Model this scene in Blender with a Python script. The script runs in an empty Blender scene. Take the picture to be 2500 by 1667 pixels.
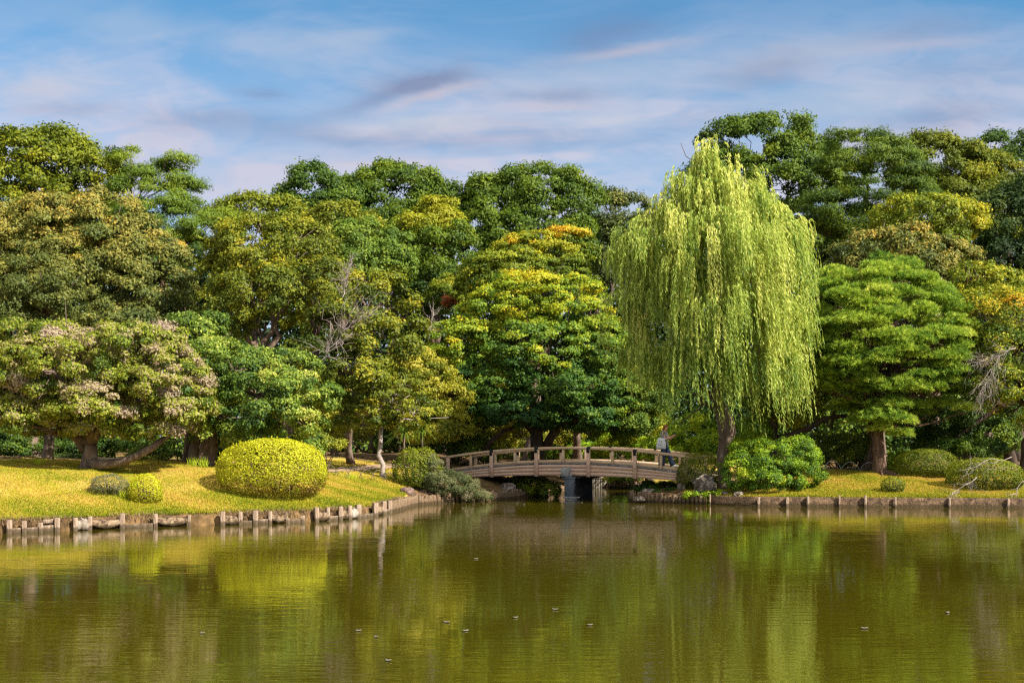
import bpy, math, random
import numpy as np
from mathutils import Vector, noise as mnoise
random.seed(7); RNG = np.random.default_rng(11)
F, H, HZ, CX = 3000.0, 2.3, 1080.0, 1250.0      # focal length in photo pixels, eye height, horizon row, centre column
sc = bpy.context.scene
COL = sc.collection
PI = math.pi

def P(px, py, d): return np.array([(px-CX)/F*d, d, H+(HZ-py)/F*d])
def WP(px, py):                                   # point on the water surface seen at a pixel
    d = H*F/(py-HZ); return ((px-CX)/F*d, d)

# ------------------------------------------------------------------ shoreline and terrain
LEFT = [WP(0,1302), WP(150,1296), WP(297,1288.5), WP(420,1284), WP(540,1281), WP(622,1278), WP(700,1276), WP(767,1273), WP(850,1266.5), WP(910,1259.5),
        WP(950,1250), WP(985,1240), WP(1010,1233), WP(1050,1229.5), WP(1120,1226.5), WP(1200,1222), WP(1275,1214), WP(1340,1208.5), WP(1375,1203), WP(1390,1194)]
BACK = [WP(1424,1189.5), WP(1468,1189.5)]
RIGHT = [WP(1490,1192), WP(1545,1193.5), WP(1575,1198), WP(1560,1210), WP(1545,1220), WP(1550,1225), WP(1620,1227.5), WP(1728,1231), WP(1850,1235), WP(2100,1237), WP(2300,1238), WP(2540,1239)]
POLY = np.array([(-60,4), (-60,22), (-26,27)] + LEFT + BACK + RIGHT + [(30,42), (60,34), (60,4)], float)

def sdist(x, y):
    """distance to the shoreline: positive on land, negative in the water"""
    x = np.asarray(x, float); y = np.asarray(y, float)
    best = np.full(x.shape, 1e9); inside = np.zeros(x.shape, bool)
    n = len(POLY)
    for i in range(n):
        ax, ay = POLY[i]; bx, by = POLY[(i+1) % n]
        dx, dy = bx-ax, by-ay
        t = np.clip(((x-ax)*dx+(y-ay)*dy)/(dx*dx+dy*dy), 0, 1)
        best = np.minimum(best, np.hypot(x-ax-t*dx, y-ay-t*dy))
        c = ((ay > y) != (by > y)) & (x < (bx-ax)*(y-ay)/(by-ay+1e-12)+ax)
        inside ^= c
    return np.where(inside, -best, best)

def smooth(a, b, t):
    t = np.clip((t-a)/(b-a), 0, 1); return t*t*(3-2*t)

def height(x, y):
    x = np.asarray(x, float); y = np.asarray(y, float)
    s = sdist(x, y)
    r = smooth(1.0, 6.0, x)
    A = 1.45*(1-r)+0.98*r; L = 5.0*(1-r)+5.2*r
    rip = 0.03*np.sin(x*1.3+y*0.7)+0.02*np.sin(x*2.9-y*2.1)+0.012*np.sin(x*6.1+y*5.3)
    land = 0.31+A*np.tanh(np.maximum(s-0.1, 0)/L)+rip*smooth(0.3, 2, s)
    k = smooth(-0.12, 0.10, s)
    z = -0.8*(1-k)+land*k
    return np.where(y < 4, np.minimum(z, 0.5), z)
def gz(x, y): return float(height(np.array([x]), np.array([y]))[0])

# ------------------------------------------------------------------ object helpers
def link(o, parent=None):
    COL.objects.link(o)
    if parent is not None: o.parent = parent
    return o
def tag(o, label=None, cat=None, group=None, kind=None):
    if label: o["label"] = label
    if cat: o["category"] = cat
    if group: o["group"] = group
    if kind: o["kind"] = kind
    return o
def empty(name, loc, label, cat, group=None, rz=0):
    o = bpy.data.objects.new(name, None); o.location = loc; o.rotation_euler = (0, 0, rz); o.empty_display_size = 0.3
    return tag(link(o), label, cat, group)

def mesh_np(name, V, Q, mat, parent=None, tone=None, smoothf=False, origin=None):
    V = np.asarray(V, np.float32); Q = np.asarray(Q, np.int32)
    if origin is not None: V = V-np.asarray(origin, np.float32)
    me = bpy.data.meshes.new(name)
    k = Q.shape[1]
    me.vertices.add(len(V)); me.vertices.foreach_set("co", V.ravel())
    me.loops.add(Q.size); me.loops.foreach_set("vertex_index", Q.ravel())
    me.polygons.add(len(Q)); me.polygons.foreach_set("loop_start", np.arange(0, Q.size, k, dtype=np.int32))
    if tone is not None:
        a = me.attributes.new("tone", 'FLOAT', 'POINT'); a.data.foreach_set("value", np.asarray(tone, np.float32))
    me.update(calc_edges=True)
    if smoothf: me.shade_smooth()
    me.materials.append(mat)
    o = bpy.data.objects.new(name, me)
    return link(o, parent)

class MB:
    """collects quads of boxes, tubes and lofts for one mesh"""
    def __init__(s): s.v = []; s.q = []; s.n = 0
    def add(s, v, q):
        v = np.asarray(v, float); s.v.append(v); s.q.append(np.asarray(q, int)+s.n); s.n += len(v)
    def box(s, c, size, ax=(1,0,0), up=(0,0,1), taper=1.0, b=0.0):
        ax = np.array(ax, float); ax /= np.linalg.norm(ax); up = np.array(up, float)
        ay = np.cross(up, ax); ay /= np.linalg.norm(ay); up = np.cross(ax, ay)
        hx, hy, hz = [k/2 for k in size]; c = np.array(c, float)
        b = b or min(size)*0.08
        rings = []
        for z, k in ((-hz, b), (-hz+b, 0), (hz-b, 0), (hz, b)):
            t = taper if z > 0 else 1.0
            x, y = (hx-k)*t, (hy-k)*t
            cx, cy = min(b, hx*.4), min(b, hy*.4)
            ring = [(x-cx,-y),(x,-y+cy),(x,y-cy),(x-cx,y),(-x+cx,y),(-x,y-cy),(-x,-y+cy),(-x+cx,-y)]
            rings.append([c+ax*p+ay*q+up*z for p, q in ring])
        s.loft(rings)
    def loft(s, rings, cap=True):
        n = len(rings[0]); V = [p for r in rings for p in r]; Q = []
        for i in range(len(rings)-1):
            for j in range(n):
                k = (j+1) % n; Q.append((i*n+j, i*n+k, (i+1)*n+k, (i+1)*n+j))
        if cap:
            for base, rg, flip in ((0, rings[0], True), ((len(rings)-1)*n, rings[-1], False)):
                V.append(np.mean(np.array(rg), 0)); ci = len(V)-1
                for j in range(0, n, 2):
                    a, b_, c_ = base+j, base+(j+1) % n, base+(j+2) % n
                    Q.append((ci, c_, b_, a) if flip else (ci, a, b_, c_))
        s.add(V, Q)
    def tube(s, pts, rad, sides=6, ex=(1, 1)):
        pts = np.asarray(pts, float); n = len(pts)
        T = np.gradient(pts, axis=0); T /= np.linalg.norm(T, axis=1)[:, None]+1e-9
        ref = np.array([0.13, 0.97, 0.2]) if abs(T[0][1]) < 0.8 else np.array([1., 0.1, 0.1])
        rings = []
        for i in range(n):
            u = np.cross(T[i], ref); u /= np.linalg.norm(u)+1e-9; w = np.cross(T[i], u)
            rings.append([pts[i]+rad[i]*(math.cos(a)*u*ex[0]+math.sin(a)*w*ex[1]) for a in np.arange(sides)*2*PI/sides])
        s.loft(rings)
    def build(s, name, mat, parent=None, smoothf=False, origin=None):
        return mesh_np(name, np.concatenate(s.v), np.concatenate(s.q), mat, parent, smoothf=smoothf, origin=origin)

# ------------------------------------------------------------------ materials
def new_mat(name):
    m = bpy.data.materials.new(name); m.use_nodes = True
    nt = m.node_tree; nt.nodes.clear(); return m, nt, nt.nodes, nt.links
def ramp(nd, stops, interp='LINEAR'):
    r = nd.new("ShaderNodeValToRGB"); r.color_ramp.interpolation = interp
    e = r.color_ramp.elements
    while len(e) < len(stops): e.new(0.5)
    for k, (p, c) in enumerate(stops): e[k].position = p; e[k].color = (*c, 1)
    return r
def foliage(name, stops, trans=0.3, nscale=0.35, namp=0.22, gloss=0.02):
    m, nt, nd, lk = new_mat(name)
    at = nd.new("ShaderNodeAttribute"); at.attribute_name = "tone"
    tc = nd.new("ShaderNodeNewGeometry"); nz = nd.new("ShaderNodeTexNoise"); nz.inputs["Scale"].default_value = nscale; nz.inputs["Detail"].default_value = 2
    lk.new(tc.outputs["Position"], nz.inputs["Vector"])
    ma = nd.new("ShaderNodeMath"); ma.operation = 'MULTIPLY_ADD'; ma.inputs[1].default_value = namp*2; lk.new(nz.outputs["Fac"], ma.inputs[0])
    ad = nd.new("ShaderNodeMath"); ad.operation = 'ADD'; ad.inputs[1].default_value = -namp; lk.new(at.outputs["Fac"], ad.inputs[0]); lk.new(ad.outputs[0], ma.inputs[2])
    r = ramp(nd, stops); lk.new(ma.outputs[0], r.inputs["Fac"])
    d = nd.new("ShaderNodeBsdfDiffuse"); t = nd.new("ShaderNodeBsdfTranslucent"); g = nd.new("ShaderNodeBsdfGlossy"); g.inputs["Roughness"].default_value = 0.6
    lk.new(r.outputs["Color"], d.inputs["Color"])
    hs = nd.new("ShaderNodeHueSaturation"); hs.inputs["Value"].default_value = 1.25; hs.inputs["Hue"].default_value = 0.49; lk.new(r.outputs["Color"], hs.inputs["Color"]); lk.new(hs.outputs[0], t.inputs["Color"])
    mx = nd.new("ShaderNodeMixShader"); mx.inputs[0].default_value = trans; lk.new(d.outputs[0], mx.inputs[1]); lk.new(t.outputs[0], mx.inputs[2])
    m2 = nd.new("ShaderNodeMixShader"); m2.inputs[0].default_value = gloss; lk.new(mx.outputs[0], m2.inputs[1]); lk.new(g.outputs[0], m2.inputs[2])
    o = nd.new("ShaderNodeOutputMaterial"); lk.new(m2.outputs[0], o.inputs[0]); return m
def surf(name, stops, scale=4, detail=6, rough=0.85, bump=0.3, bscale=None, stretch=(1,1,1), metallic=0, coord="Object", dist=0.6, bdist=0.03, wet=False):
    m, nt, nd, lk = new_mat(name)
    tc = nd.new("ShaderNodeTexCoord"); mp = nd.new("ShaderNodeMapping"); mp.inputs["Scale"].default_value = stretch
    lk.new(tc.outputs[coord], mp.inputs[0])
    nz = nd.new("ShaderNodeTexNoise"); nz.inputs["Scale"].default_value = scale; nz.inputs["Detail"].default_value = detail; nz.inputs["Roughness"].default_value = 0.65; nz.inputs["Distortion"].default_value = dist
    lk.new(mp.outputs[0], nz.inputs["Vector"])
    r = ramp(nd, stops); lk.new(nz.outputs["Fac"], r.inputs["Fac"])
    b = nd.new("ShaderNodeBsdfPrincipled"); b.inputs["Roughness"].default_value = rough; b.inputs["Metallic"].default_value = metallic
    b.inputs["Specular IOR Level"].default_value = 0.25
    lk.new(r.outputs["Color"], b.inputs["Base Color"])
    if wet:
        ge = nd.new("ShaderNodeNewGeometry"); sp = nd.new("ShaderNodeSeparateXYZ"); lk.new(ge.outputs["Position"], sp.inputs[0])
        ww = nd.new("ShaderNodeTexNoise"); ww.inputs["Scale"].default_value = 9; lk.new(ge.outputs["Position"], ww.inputs["Vector"])
        wa = nd.new("ShaderNodeMath"); wa.operation = 'MULTIPLY_ADD'; wa.inputs[1].default_value = -.16; lk.new(ww.outputs["Fac"], wa.inputs[0]); lk.new(sp.outputs[2], wa.inputs[2])
        wr_ = ramp(nd, [(0.0,(.8,.8,.8)), (0.06,(0,0,0))]); lk.new(wa.outputs[0], wr_.inputs["Fac"])
        wm = nd.new("ShaderNodeMixRGB"); lk.new(wr_.outputs["Color"], wm.inputs[0]); lk.new(r.outputs["Color"], wm.inputs[1]); wm.inputs[2].default_value = (.045, .03, .012, 1); lk.new(wm.outputs[0], b.inputs["Base Color"])
    n2 = nd.new("ShaderNodeTexNoise"); n2.inputs["Scale"].default_value = bscale or scale*3; n2.inputs["Detail"].default_value = 5
    lk.new(mp.outputs[0], n2.inputs["Vector"])
    bp = nd.new("ShaderNodeBump"); bp.inputs["Strength"].default_value = bump; bp.inputs["Distance"].default_value = bdist
    lk.new(n2.outputs["Fac"], bp.inputs["Height"]); lk.new(bp.outputs[0], b.inputs["Normal"])
    o = nd.new("ShaderNodeOutputMaterial"); lk.new(b.outputs[0], o.inputs[0]); return m

BARK = surf("bark", [(0.3,(0.05,0.033,0.024)), (0.55,(0.15,0.105,0.08)), (0.75,(0.30,0.24,0.20))], scale=5, bump=0.9, bscale=14, stretch=(1,1,0.3))
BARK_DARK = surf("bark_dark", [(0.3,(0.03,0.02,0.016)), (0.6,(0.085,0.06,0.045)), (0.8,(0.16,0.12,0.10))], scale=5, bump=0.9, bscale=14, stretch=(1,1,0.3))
BARK_RED = surf("bark_pine", [(0.3,(0.06,0.04,0.03)), (0.55,(0.17,0.10,0.07)), (0.75,(0.34,0.25,0.2))], scale=9, bump=1.0, bscale=12, stretch=(1,1,0.28), bdist=0.06)
TWIG = surf("pale_twig", [(0.3,(0.20,0.16,0.14)), (0.7,(0.42,0.36,0.34))], scale=6, bump=0.3)
WOOD = surf("bridge_wood", [(0.25,(0.46,0.29,0.20)), (0.5,(0.64,0.43,0.32)), (0.8,(0.74,0.55,0.45))], scale=2.2, bump=0.05, detail=3, bscale=14, stretch=(0.5,0.5,10), rough=0.75, bdist=.002)
WOODL = surf("rail_wood", [(0.25,(0.52,0.34,0.21)), (0.5,(0.66,0.47,0.31)), (0.8,(0.74,0.57,0.42))], scale=2.5, bump=0.05, detail=3, bscale=14, stretch=(0.6,0.6,4), rough=0.7, bdist=.002)
IRON = surf("black_iron", [(0.3,(0.010,0.010,0.012)), (0.7,(0.03,0.03,0.035))], scale=8, bump=0.2, rough=0.5, metallic=0.4)
EDGING = surf("dark_edging", [(0.35,(0.035,0.035,0.04)), (0.5,(0.16,0.16,0.18)), (0.65,(0.36,0.36,0.38))], scale=3.2, bump=0.5, stretch=(1,1,5))
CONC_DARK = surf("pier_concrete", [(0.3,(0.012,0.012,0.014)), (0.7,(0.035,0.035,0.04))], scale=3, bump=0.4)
CONC = surf("wall_concrete", [(0.34,(0.03,0.018,0.010)), (0.5,(0.10,0.062,0.035)), (0.7,(0.22,0.14,0.085))], scale=5, bump=1.0, bscale=22, bdist=0.05, wet=True)
CONC_PALE = surf("pale_concrete", [(0.35,(0.14,0.11,0.085)), (0.7,(0.38,0.33,0.28))], scale=4, bump=0.4)
POSTW = surf("post_wood", [(0.3,(0.10,0.065,0.045)), (0.48,(0.25,0.18,0.13)), (0.72,(0.44,0.36,0.29))], scale=3.5, bump=0.8, bscale=16, stretch=(2,2,0.5), wet=True)
LOGW = surf("log_wood", [(0.3,(0.05,0.03,0.018)), (0.5,(0.19,0.125,0.075)), (0.75,(0.38,0.29,0.20))], scale=5, bump=0.8, bscale=18, stretch=(2,2,0.5), coord="Generated", wet=True)
CLOTH = surf("jute_sheet", [(0.38,(0.05,0.03,0.016)), (0.5,(0.19,0.13,0.08)), (0.72,(0.38,0.29,0.20))], scale=8, bump=0.7, bscale=40, wet=True)
ROCK = surf("rock", [(0.34,(0.035,0.028,0.022)), (0.5,(0.15,0.12,0.10)), (0.68,(0.45,0.40,0.35))], scale=3.5, detail=10, bump=1.0, bscale=9, bdist=0.08)
ROCK_RED = surf("rock_brown", [(0.3,(0.07,0.045,0.04)), (0.6,(0.2,0.13,0.11)), (0.8,(0.3,0.22,0.19))], scale=4, detail=9, bump=1.0, bscale=9, bdist=0.08)

def C(*a): return tuple(a)
DK=(0.022,0.052,0.010); DG=(0.045,0.10,0.014); MG=(0.09,0.165,0.016); YG=(0.21,0.26,0.016); OL=(0.15,0.15,0.02); GO=(0.42,0.28,0.018); OR=(0.46,0.20,0.018); BR=(0.20,0.125,0.05); PK=(0.28,0.20,0.14); RU=(0.36,0.11,0.03)
FOL = {
 'camphor': foliage("leaves_camphor", [(0,(0.030,0.060,0.004)), (0.35,(0.11,0.15,0.006)), (0.7,(0.24,0.26,0.008)), (1,(0.36,0.33,0.012))]),
 'olivegold': foliage("leaves_olive_gold", [(0,(0.045,0.075,0.006)), (0.35,(0.125,0.16,0.009)), (0.65,(0.25,0.26,0.014)), (0.9,(0.38,0.34,0.018)), (1,(0.46,0.34,0.02))]),
 'brownolive': foliage("leaves_brown_olive", [(0,(0.035,0.062,0.012)), (0.35,(0.115,0.14,0.024)), (0.6,(0.22,0.22,0.040)), (0.82,(0.36,0.29,0.055)), (1,(0.48,0.32,0.03))]),
 'azalea': foliage("leaves_grey_azalea", [(0,(0.05,0.09,0.008)), (0.3,(0.17,0.22,0.012)), (0.5,(0.30,0.32,0.02)), (0.68,(0.34,0.28,0.13)), (1,(0.38,0.29,0.22))], namp=0.25, nscale=0.8),
 'green': foliage("leaves_fresh_green", [(0,(0.026,0.068,0.012)), (0.4,(0.10,0.175,0.018)), (0.75,(0.25,0.32,0.030)), (1,(0.46,0.46,0.09))]),
 'deep': foliage("leaves_deep_green", [(0,(0.016,0.045,0.008)), (0.45,(0.055,0.115,0.010)), (0.8,(0.14,0.21,0.012)), (1,(0.26,0.30,0.015))]),
 'deepblue': foliage("leaves_dark_shade", [(0,(0.014,0.034,0.012)), (0.5,(0.036,0.076,0.014)), (1,(0.10,0.15,0.018))]),
 'zelkova': foliage("leaves_zelkova", [(0,(0.024,0.060,0.006)), (0.4,(0.075,0.135,0.008)), (0.75,(0.17,0.23,0.009)), (1,(0.30,0.30,0.012))]),
 'autumn': foliage("leaves_autumn", [(0,(0.05,0.10,0.006)), (0.35,(0.17,0.22,0.010)), (0.62,(0.33,0.34,0.014)), (0.86,(0.52,0.42,0.018)), (1,(0.58,0.33,0.018))]),
 'maple': foliage("leaves_maple", [(0,(0.020,0.070,0.012)), (0.3,(0.065,0.145,0.014)), (0.55,(0.17,0.26,0.014)), (0.82,(0.34,0.39,0.014)), (1,(0.52,0.42,0.015))]),
 'yellow': foliage("leaves_yellow", [(0,(0.13,0.17,0.010)), (0.4,(0.38,0.36,0.02)), (0.7,(0.52,0.48,0.08)), (1,(0.62,0.46,0.09))], trans=0.4),
 'willow': foliage("leaves_willow", [(0,(0.07,0.16,0.025)), (0.35,(0.25,0.35,0.045)), (0.7,(0.48,0.54,0.10)), (1,(0.70,0.70,0.20))], trans=0.4),
 'pine': foliage("needles_pine", [(0,(0.04,0.12,0.018)), (0.35,(0.19,0.32,0.030)), (0.7,(0.42,0.53,0.055)), (1,(0.60,0.66,0.12))], trans=0.3, gloss=.02),
 'pineback': foliage("needles_back_pine", [(0,(0.024,0.062,0.008)), (0.5,(0.10,0.165,0.010)), (1,(0.27,0.32,0.014))], trans=0.25, gloss=.02),
 'clip': foliage("leaves_clipped_yellow", [(0,(0.13,0.08,0.020)), (0.25,(0.24,0.20,0.010)), (0.5,(0.34,0.36,0.010)), (0.75,(0.48,0.49,0.012)), (1,(0.60,0.57,0.02))], namp=0.2, nscale=1.2, gloss=.02),
 'clipdark': foliage("leaves_clipped_green", [(0,(0.035,0.060,0.006)), (0.5,(0.12,0.16,0.008)), (1,(0.28,0.30,0.010))], namp=0.2, nscale=1.5, gloss=.02),
 'shrub': foliage("leaves_bright_shrub", [(0,(0.05,0.12,0.008)), (0.45,(0.20,0.33,0.010)), (0.8,(0.42,0.50,0.015)), (1,(0.58,0.58,0.04))], gloss=.02),
 'greyshrub': foliage("leaves_grey_shrub", [(0,(0.05,0.07,0.02)), (0.5,(0.13,0.15,0.05)), (1,(0.27,0.22,0.14))], gloss=.02),
 'red': foliage("leaves_red", [(0,(0.25,0.10,0.03)), (1,(0.5,0.14,0.05))]),
 'grass': foliage("grass_blades", [(0,(0.13,0.17,0.008)), (0.3,(0.27,0.29,0.012)), (0.5,(0.42,0.33,0.030)), (0.76,(0.53,0.36,0.09)), (1,(0.52,0.30,0.09))], nscale=0.5, namp=0.6, trans=0.25, gloss=0.01),
 'dry': foliage("dry_grass", [(0,(0.08,0.05,0.025)), (0.5,(0.22,0.14,0.08)), (1,(0.38,0.28,0.16))], gloss=0.01),
}

# ------------------------------------------------------------------ leaves
def unit(a): return a/(np.linalg.norm(a, axis=-1, keepdims=True)+1e-9)
def rsph(n): return unit(RNG.normal(size=(n, 3)))
def leaf_quads(Cn, U, V, l, w):
    """one rhombus per leaf"""
    l = np.broadcast_to(l, (len(Cn),))[:, None]; w = np.broadcast_to(w, (len(Cn),))[:, None]
    A = np.stack([Cn-U*l, Cn-V*w, Cn+U*l, Cn+V*w], 1).reshape(-1, 3)
    Q = np.arange(len(Cn)*4, dtype=np.int32).reshape(-1, 4)
    return A, Q
def leaf_mesh(name, Cn, N, l, w, tone, mat, parent, U=None, origin=None):
    if U is None: U = unit(np.cross(N, rsph(len(Cn))))
    V = unit(np.cross(N, U))
    A, Q = leaf_quads(Cn, U, V, l, w)
    return mesh_np(name, A, Q, mat, parent, tone=np.repeat(tone, 4), origin=origin)

def blob(b):
    px, py, rx, ry, d = b[:5]; c = P(px, py, d)
    rd = b[5] if len(b) > 5 else 0.75*rx*d/F
    return c, np.array([rx*d/F, rd, ry*d/F])
def clump_points(blobs, r, dens, inner=0.12, back=0.5):
    """clump centres on the shells of the blobs, less of them on the far side, none deep inside another blob"""
    out = []; bl = [blob(b) for b in blobs]
    for k, (c, R) in enumerate(bl):
        area = 4*PI*(((R[0]*R[1])**1.6+(R[0]*R[2])**1.6+(R[1]*R[2])**1.6)/3)**(1/1.6)
        n = max(6, int(dens*area/(PI*r*r)))
        v = rsph(n); f = np.where(RNG.random(n) < inner, RNG.uniform(0.3, 0.75, n), RNG.uniform(0.82, 1.05, n))
        p = c+v*R*f[:, None]
        keep = (v[:, 1] < 0.1) | (RNG.random(n) < back)
        keep &= (v[:, 2] > -0.75) | (RNG.random(n) < 0.4)
        for j, (c2, R2) in enumerate(bl):
            if j != k: keep &= (np.linalg.norm((p-c2)/R2, axis=1) > 0.72)
        p = p[keep]; o = unit((p-c)/R)
        out.append(np.concatenate([p, o, np.full((len(p), 1), k)], 1))
    return np.concatenate(out)
def crown(parent, blobs, mat, r=0.6, dens=1.25, leaf=(0.075, 0.036), cov=1.5, flat=0.75, top=0.0, tvar=0.28, name="crown", inner=0.12, origin=None, bias=None, rough=0.16, back=0.5):
    cp = clump_points(blobs, r, dens, inner, back)
    n = len(cp); rr = r*RNG.uniform(0.6, 1.3, n)
    base = (cov*2*PI*r*r)/(2*leaf[0]*leaf[1])
    cnt = np.maximum(6, (base*(rr/r)**2).astype(int))
    far = cp[:, 4] > 0.35; cnt[far] = (cnt[far]*0.55).astype(int)
    idx = np.repeat(np.arange(n), cnt); N = len(idx)
    O = unit(cp[:, 3:6]*0.8+np.array([0, 0, 0.55]))
    v = rsph(N); dt = np.sum(v*O[idx], 1)
    v = np.where((dt < -0.15)[:, None], v-2*dt[:, None]*O[idx], v)
    rad = rr[idx]*np.clip(RNG.normal(0.9, rough, N), 0.2, 1.35)
    # lobed clumps: uneven radius by direction
    ph = RNG.uniform(0, 6.28, (n, 3))[idx]
    rad *= 1+0.16*np.sin(4*v[:, 0]+ph[:, 0])+0.16*np.sin(5*v[:, 1]+4*v[:, 2]+ph[:, 1])
    pos = cp[idx, :3]+v*rad[:, None]*np.array([1, 1, flat])
    nrm = unit(v*0.75+O[idx]*0.35+RNG.normal(size=(N, 3))*0.42)
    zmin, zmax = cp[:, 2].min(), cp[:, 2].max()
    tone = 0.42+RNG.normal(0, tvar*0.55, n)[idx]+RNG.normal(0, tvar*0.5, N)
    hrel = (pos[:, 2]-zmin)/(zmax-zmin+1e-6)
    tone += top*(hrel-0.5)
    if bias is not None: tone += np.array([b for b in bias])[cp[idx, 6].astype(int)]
    s = RNG.uniform(0.7, 1.3, N)
    leaf_mesh(name, pos, nrm, leaf[0]*s, leaf[1]*s, np.clip(tone, 0, 1), mat, parent, origin=origin)
    return cp
def curve_pts(a, b, k=6, wob=0.12, sag=0.0):
    a = np.array(a, float); b = np.array(b, float); t = np.linspace(0, 1, k)[:, None]
    L = np.linalg.norm(b-a); p = a+(b-a)*t
    n = RNG.normal(size=(k, 3))*wob*L*0.35; n[0] = n[-1] = 0
    p += n*np.sin(t*PI); p[:, 2] += sag*L*np.sin(t[:, 0]*PI)
    return p
def limbs(parent, base, fork, targets, r0, r1, mat, name="trunk", sub=3, origin=None, twigr=0.018, wob=0.14, flare=1.5, lean=None):
    mb = MB(); base = np.array(base, float); fork = np.array(fork, float)
    base[2] -= 0.25
    tp = curve_pts(base, fork, 7, 0.06)
    if lean is not None: tp += np.sin(np.linspace(0, 1, 7)*PI)[:, None]*np.array(lean)
    tr = np.interp(np.linspace(0, 1, 7), [0, 0.12, 0.3, 1], [r0*flare, r0*1.12, r0, r1]); mb.tube(tp, tr, 10)
    T = np.asarray(targets)
    k = max(3, min(7, len(T)//5)) if len(T) > 4 else max(1, len(T))
    main = []
    for i in range(k):
        e = T[int(i*len(T)/k)]
        e = fork+(e-fork)*0.72
        p = curve_pts(fork, e, 7, wob, 0.05); mb.tube(p, np.linspace(r1*0.75, r1*0.22, 7), 7); main.append(p)
    allp = np.concatenate([m[2:] for m in main])
    rad = np.tile(np.linspace(r1*0.5, r1*0.2, 5), k)
    for e in T:
        j = int(np.argmin(np.linalg.norm(allp-e, axis=1)+RNG.uniform(0, 0.6, len(allp))))
        p = curve_pts(allp[j], e, 5, wob*1.3); mb.tube(p, np.linspace(max(rad[j]*0.7, twigr*1.5), twigr, 5), 5)
        for _ in range(sub):
            q = p[RNG.integers(1, 4)]; e2 = e+RNG.normal(size=3)*0.35*min(1.5, np.linalg.norm(e-q)+.3)
            mb.tube(curve_pts(q, e2, 4, wob), np.linspace(twigr*1.3, twigr*0.5, 4), 4)
    return mb.build(name, mat, parent, True, origin)

def tree(name, label, cat, base, blobs, mat, bark=BARK, r0=0.25, r1=0.14, fork=None, nl=26, grp=None, lean=None, sub=2, flare=1.5, **kw):
    if base[1] > 62 and name != "pine_tree":
        kw['r'] = kw.get('r', .6)*.72; kw['dens'] = 1.8; lf = kw['leaf']; kw['leaf'] = (lf[0]*.74, lf[1]*.74); kw['tvar'] = kw.get('tvar', .28)*.8; kw['back'] = .3; kw.setdefault('rough', .24); sub = 0
    elif name != "pine_tree" and kw.get('r', .6) > .45:
        kw['r'] = kw.get('r', .6)*.72; kw['dens'] = 1.5; lf = kw['leaf']; kw['leaf'] = (lf[0]*.85, lf[1]*.85); kw['back'] = .35; kw.setdefault('rough', .24); kw['tvar'] = kw.get('tvar', .28)*.85
    """base = (px, distance) of the trunk foot"""
    px, d = base; x = (px-CX)/F*d; z = gz(x, d)
    root = empty(name, (x, d, z), label, cat, grp)
    org = (x, d, z)
    cp = crown(root, blobs, mat, origin=org, **kw)
    b0, R0 = blob(blobs[0])
    if fork is None: fk = np.array([x, d, z])+(b0-np.array([x, d, z]))*0.45
    else: fk = P(*fork)
    ids = RNG.choice(len(cp), min(nl, len(cp)), replace=False); ids = ids[np.argsort(cp[ids, 0])]
    tg = cp[ids, :3]-cp[ids, 3:6]*kw.get('r', 0.6)*0.5
    limbs(root, (x, d, z), fk, tg, r0, r1, bark, origin=org, lean=lean, sub=sub, flare=flare)
    return root, cp

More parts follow.
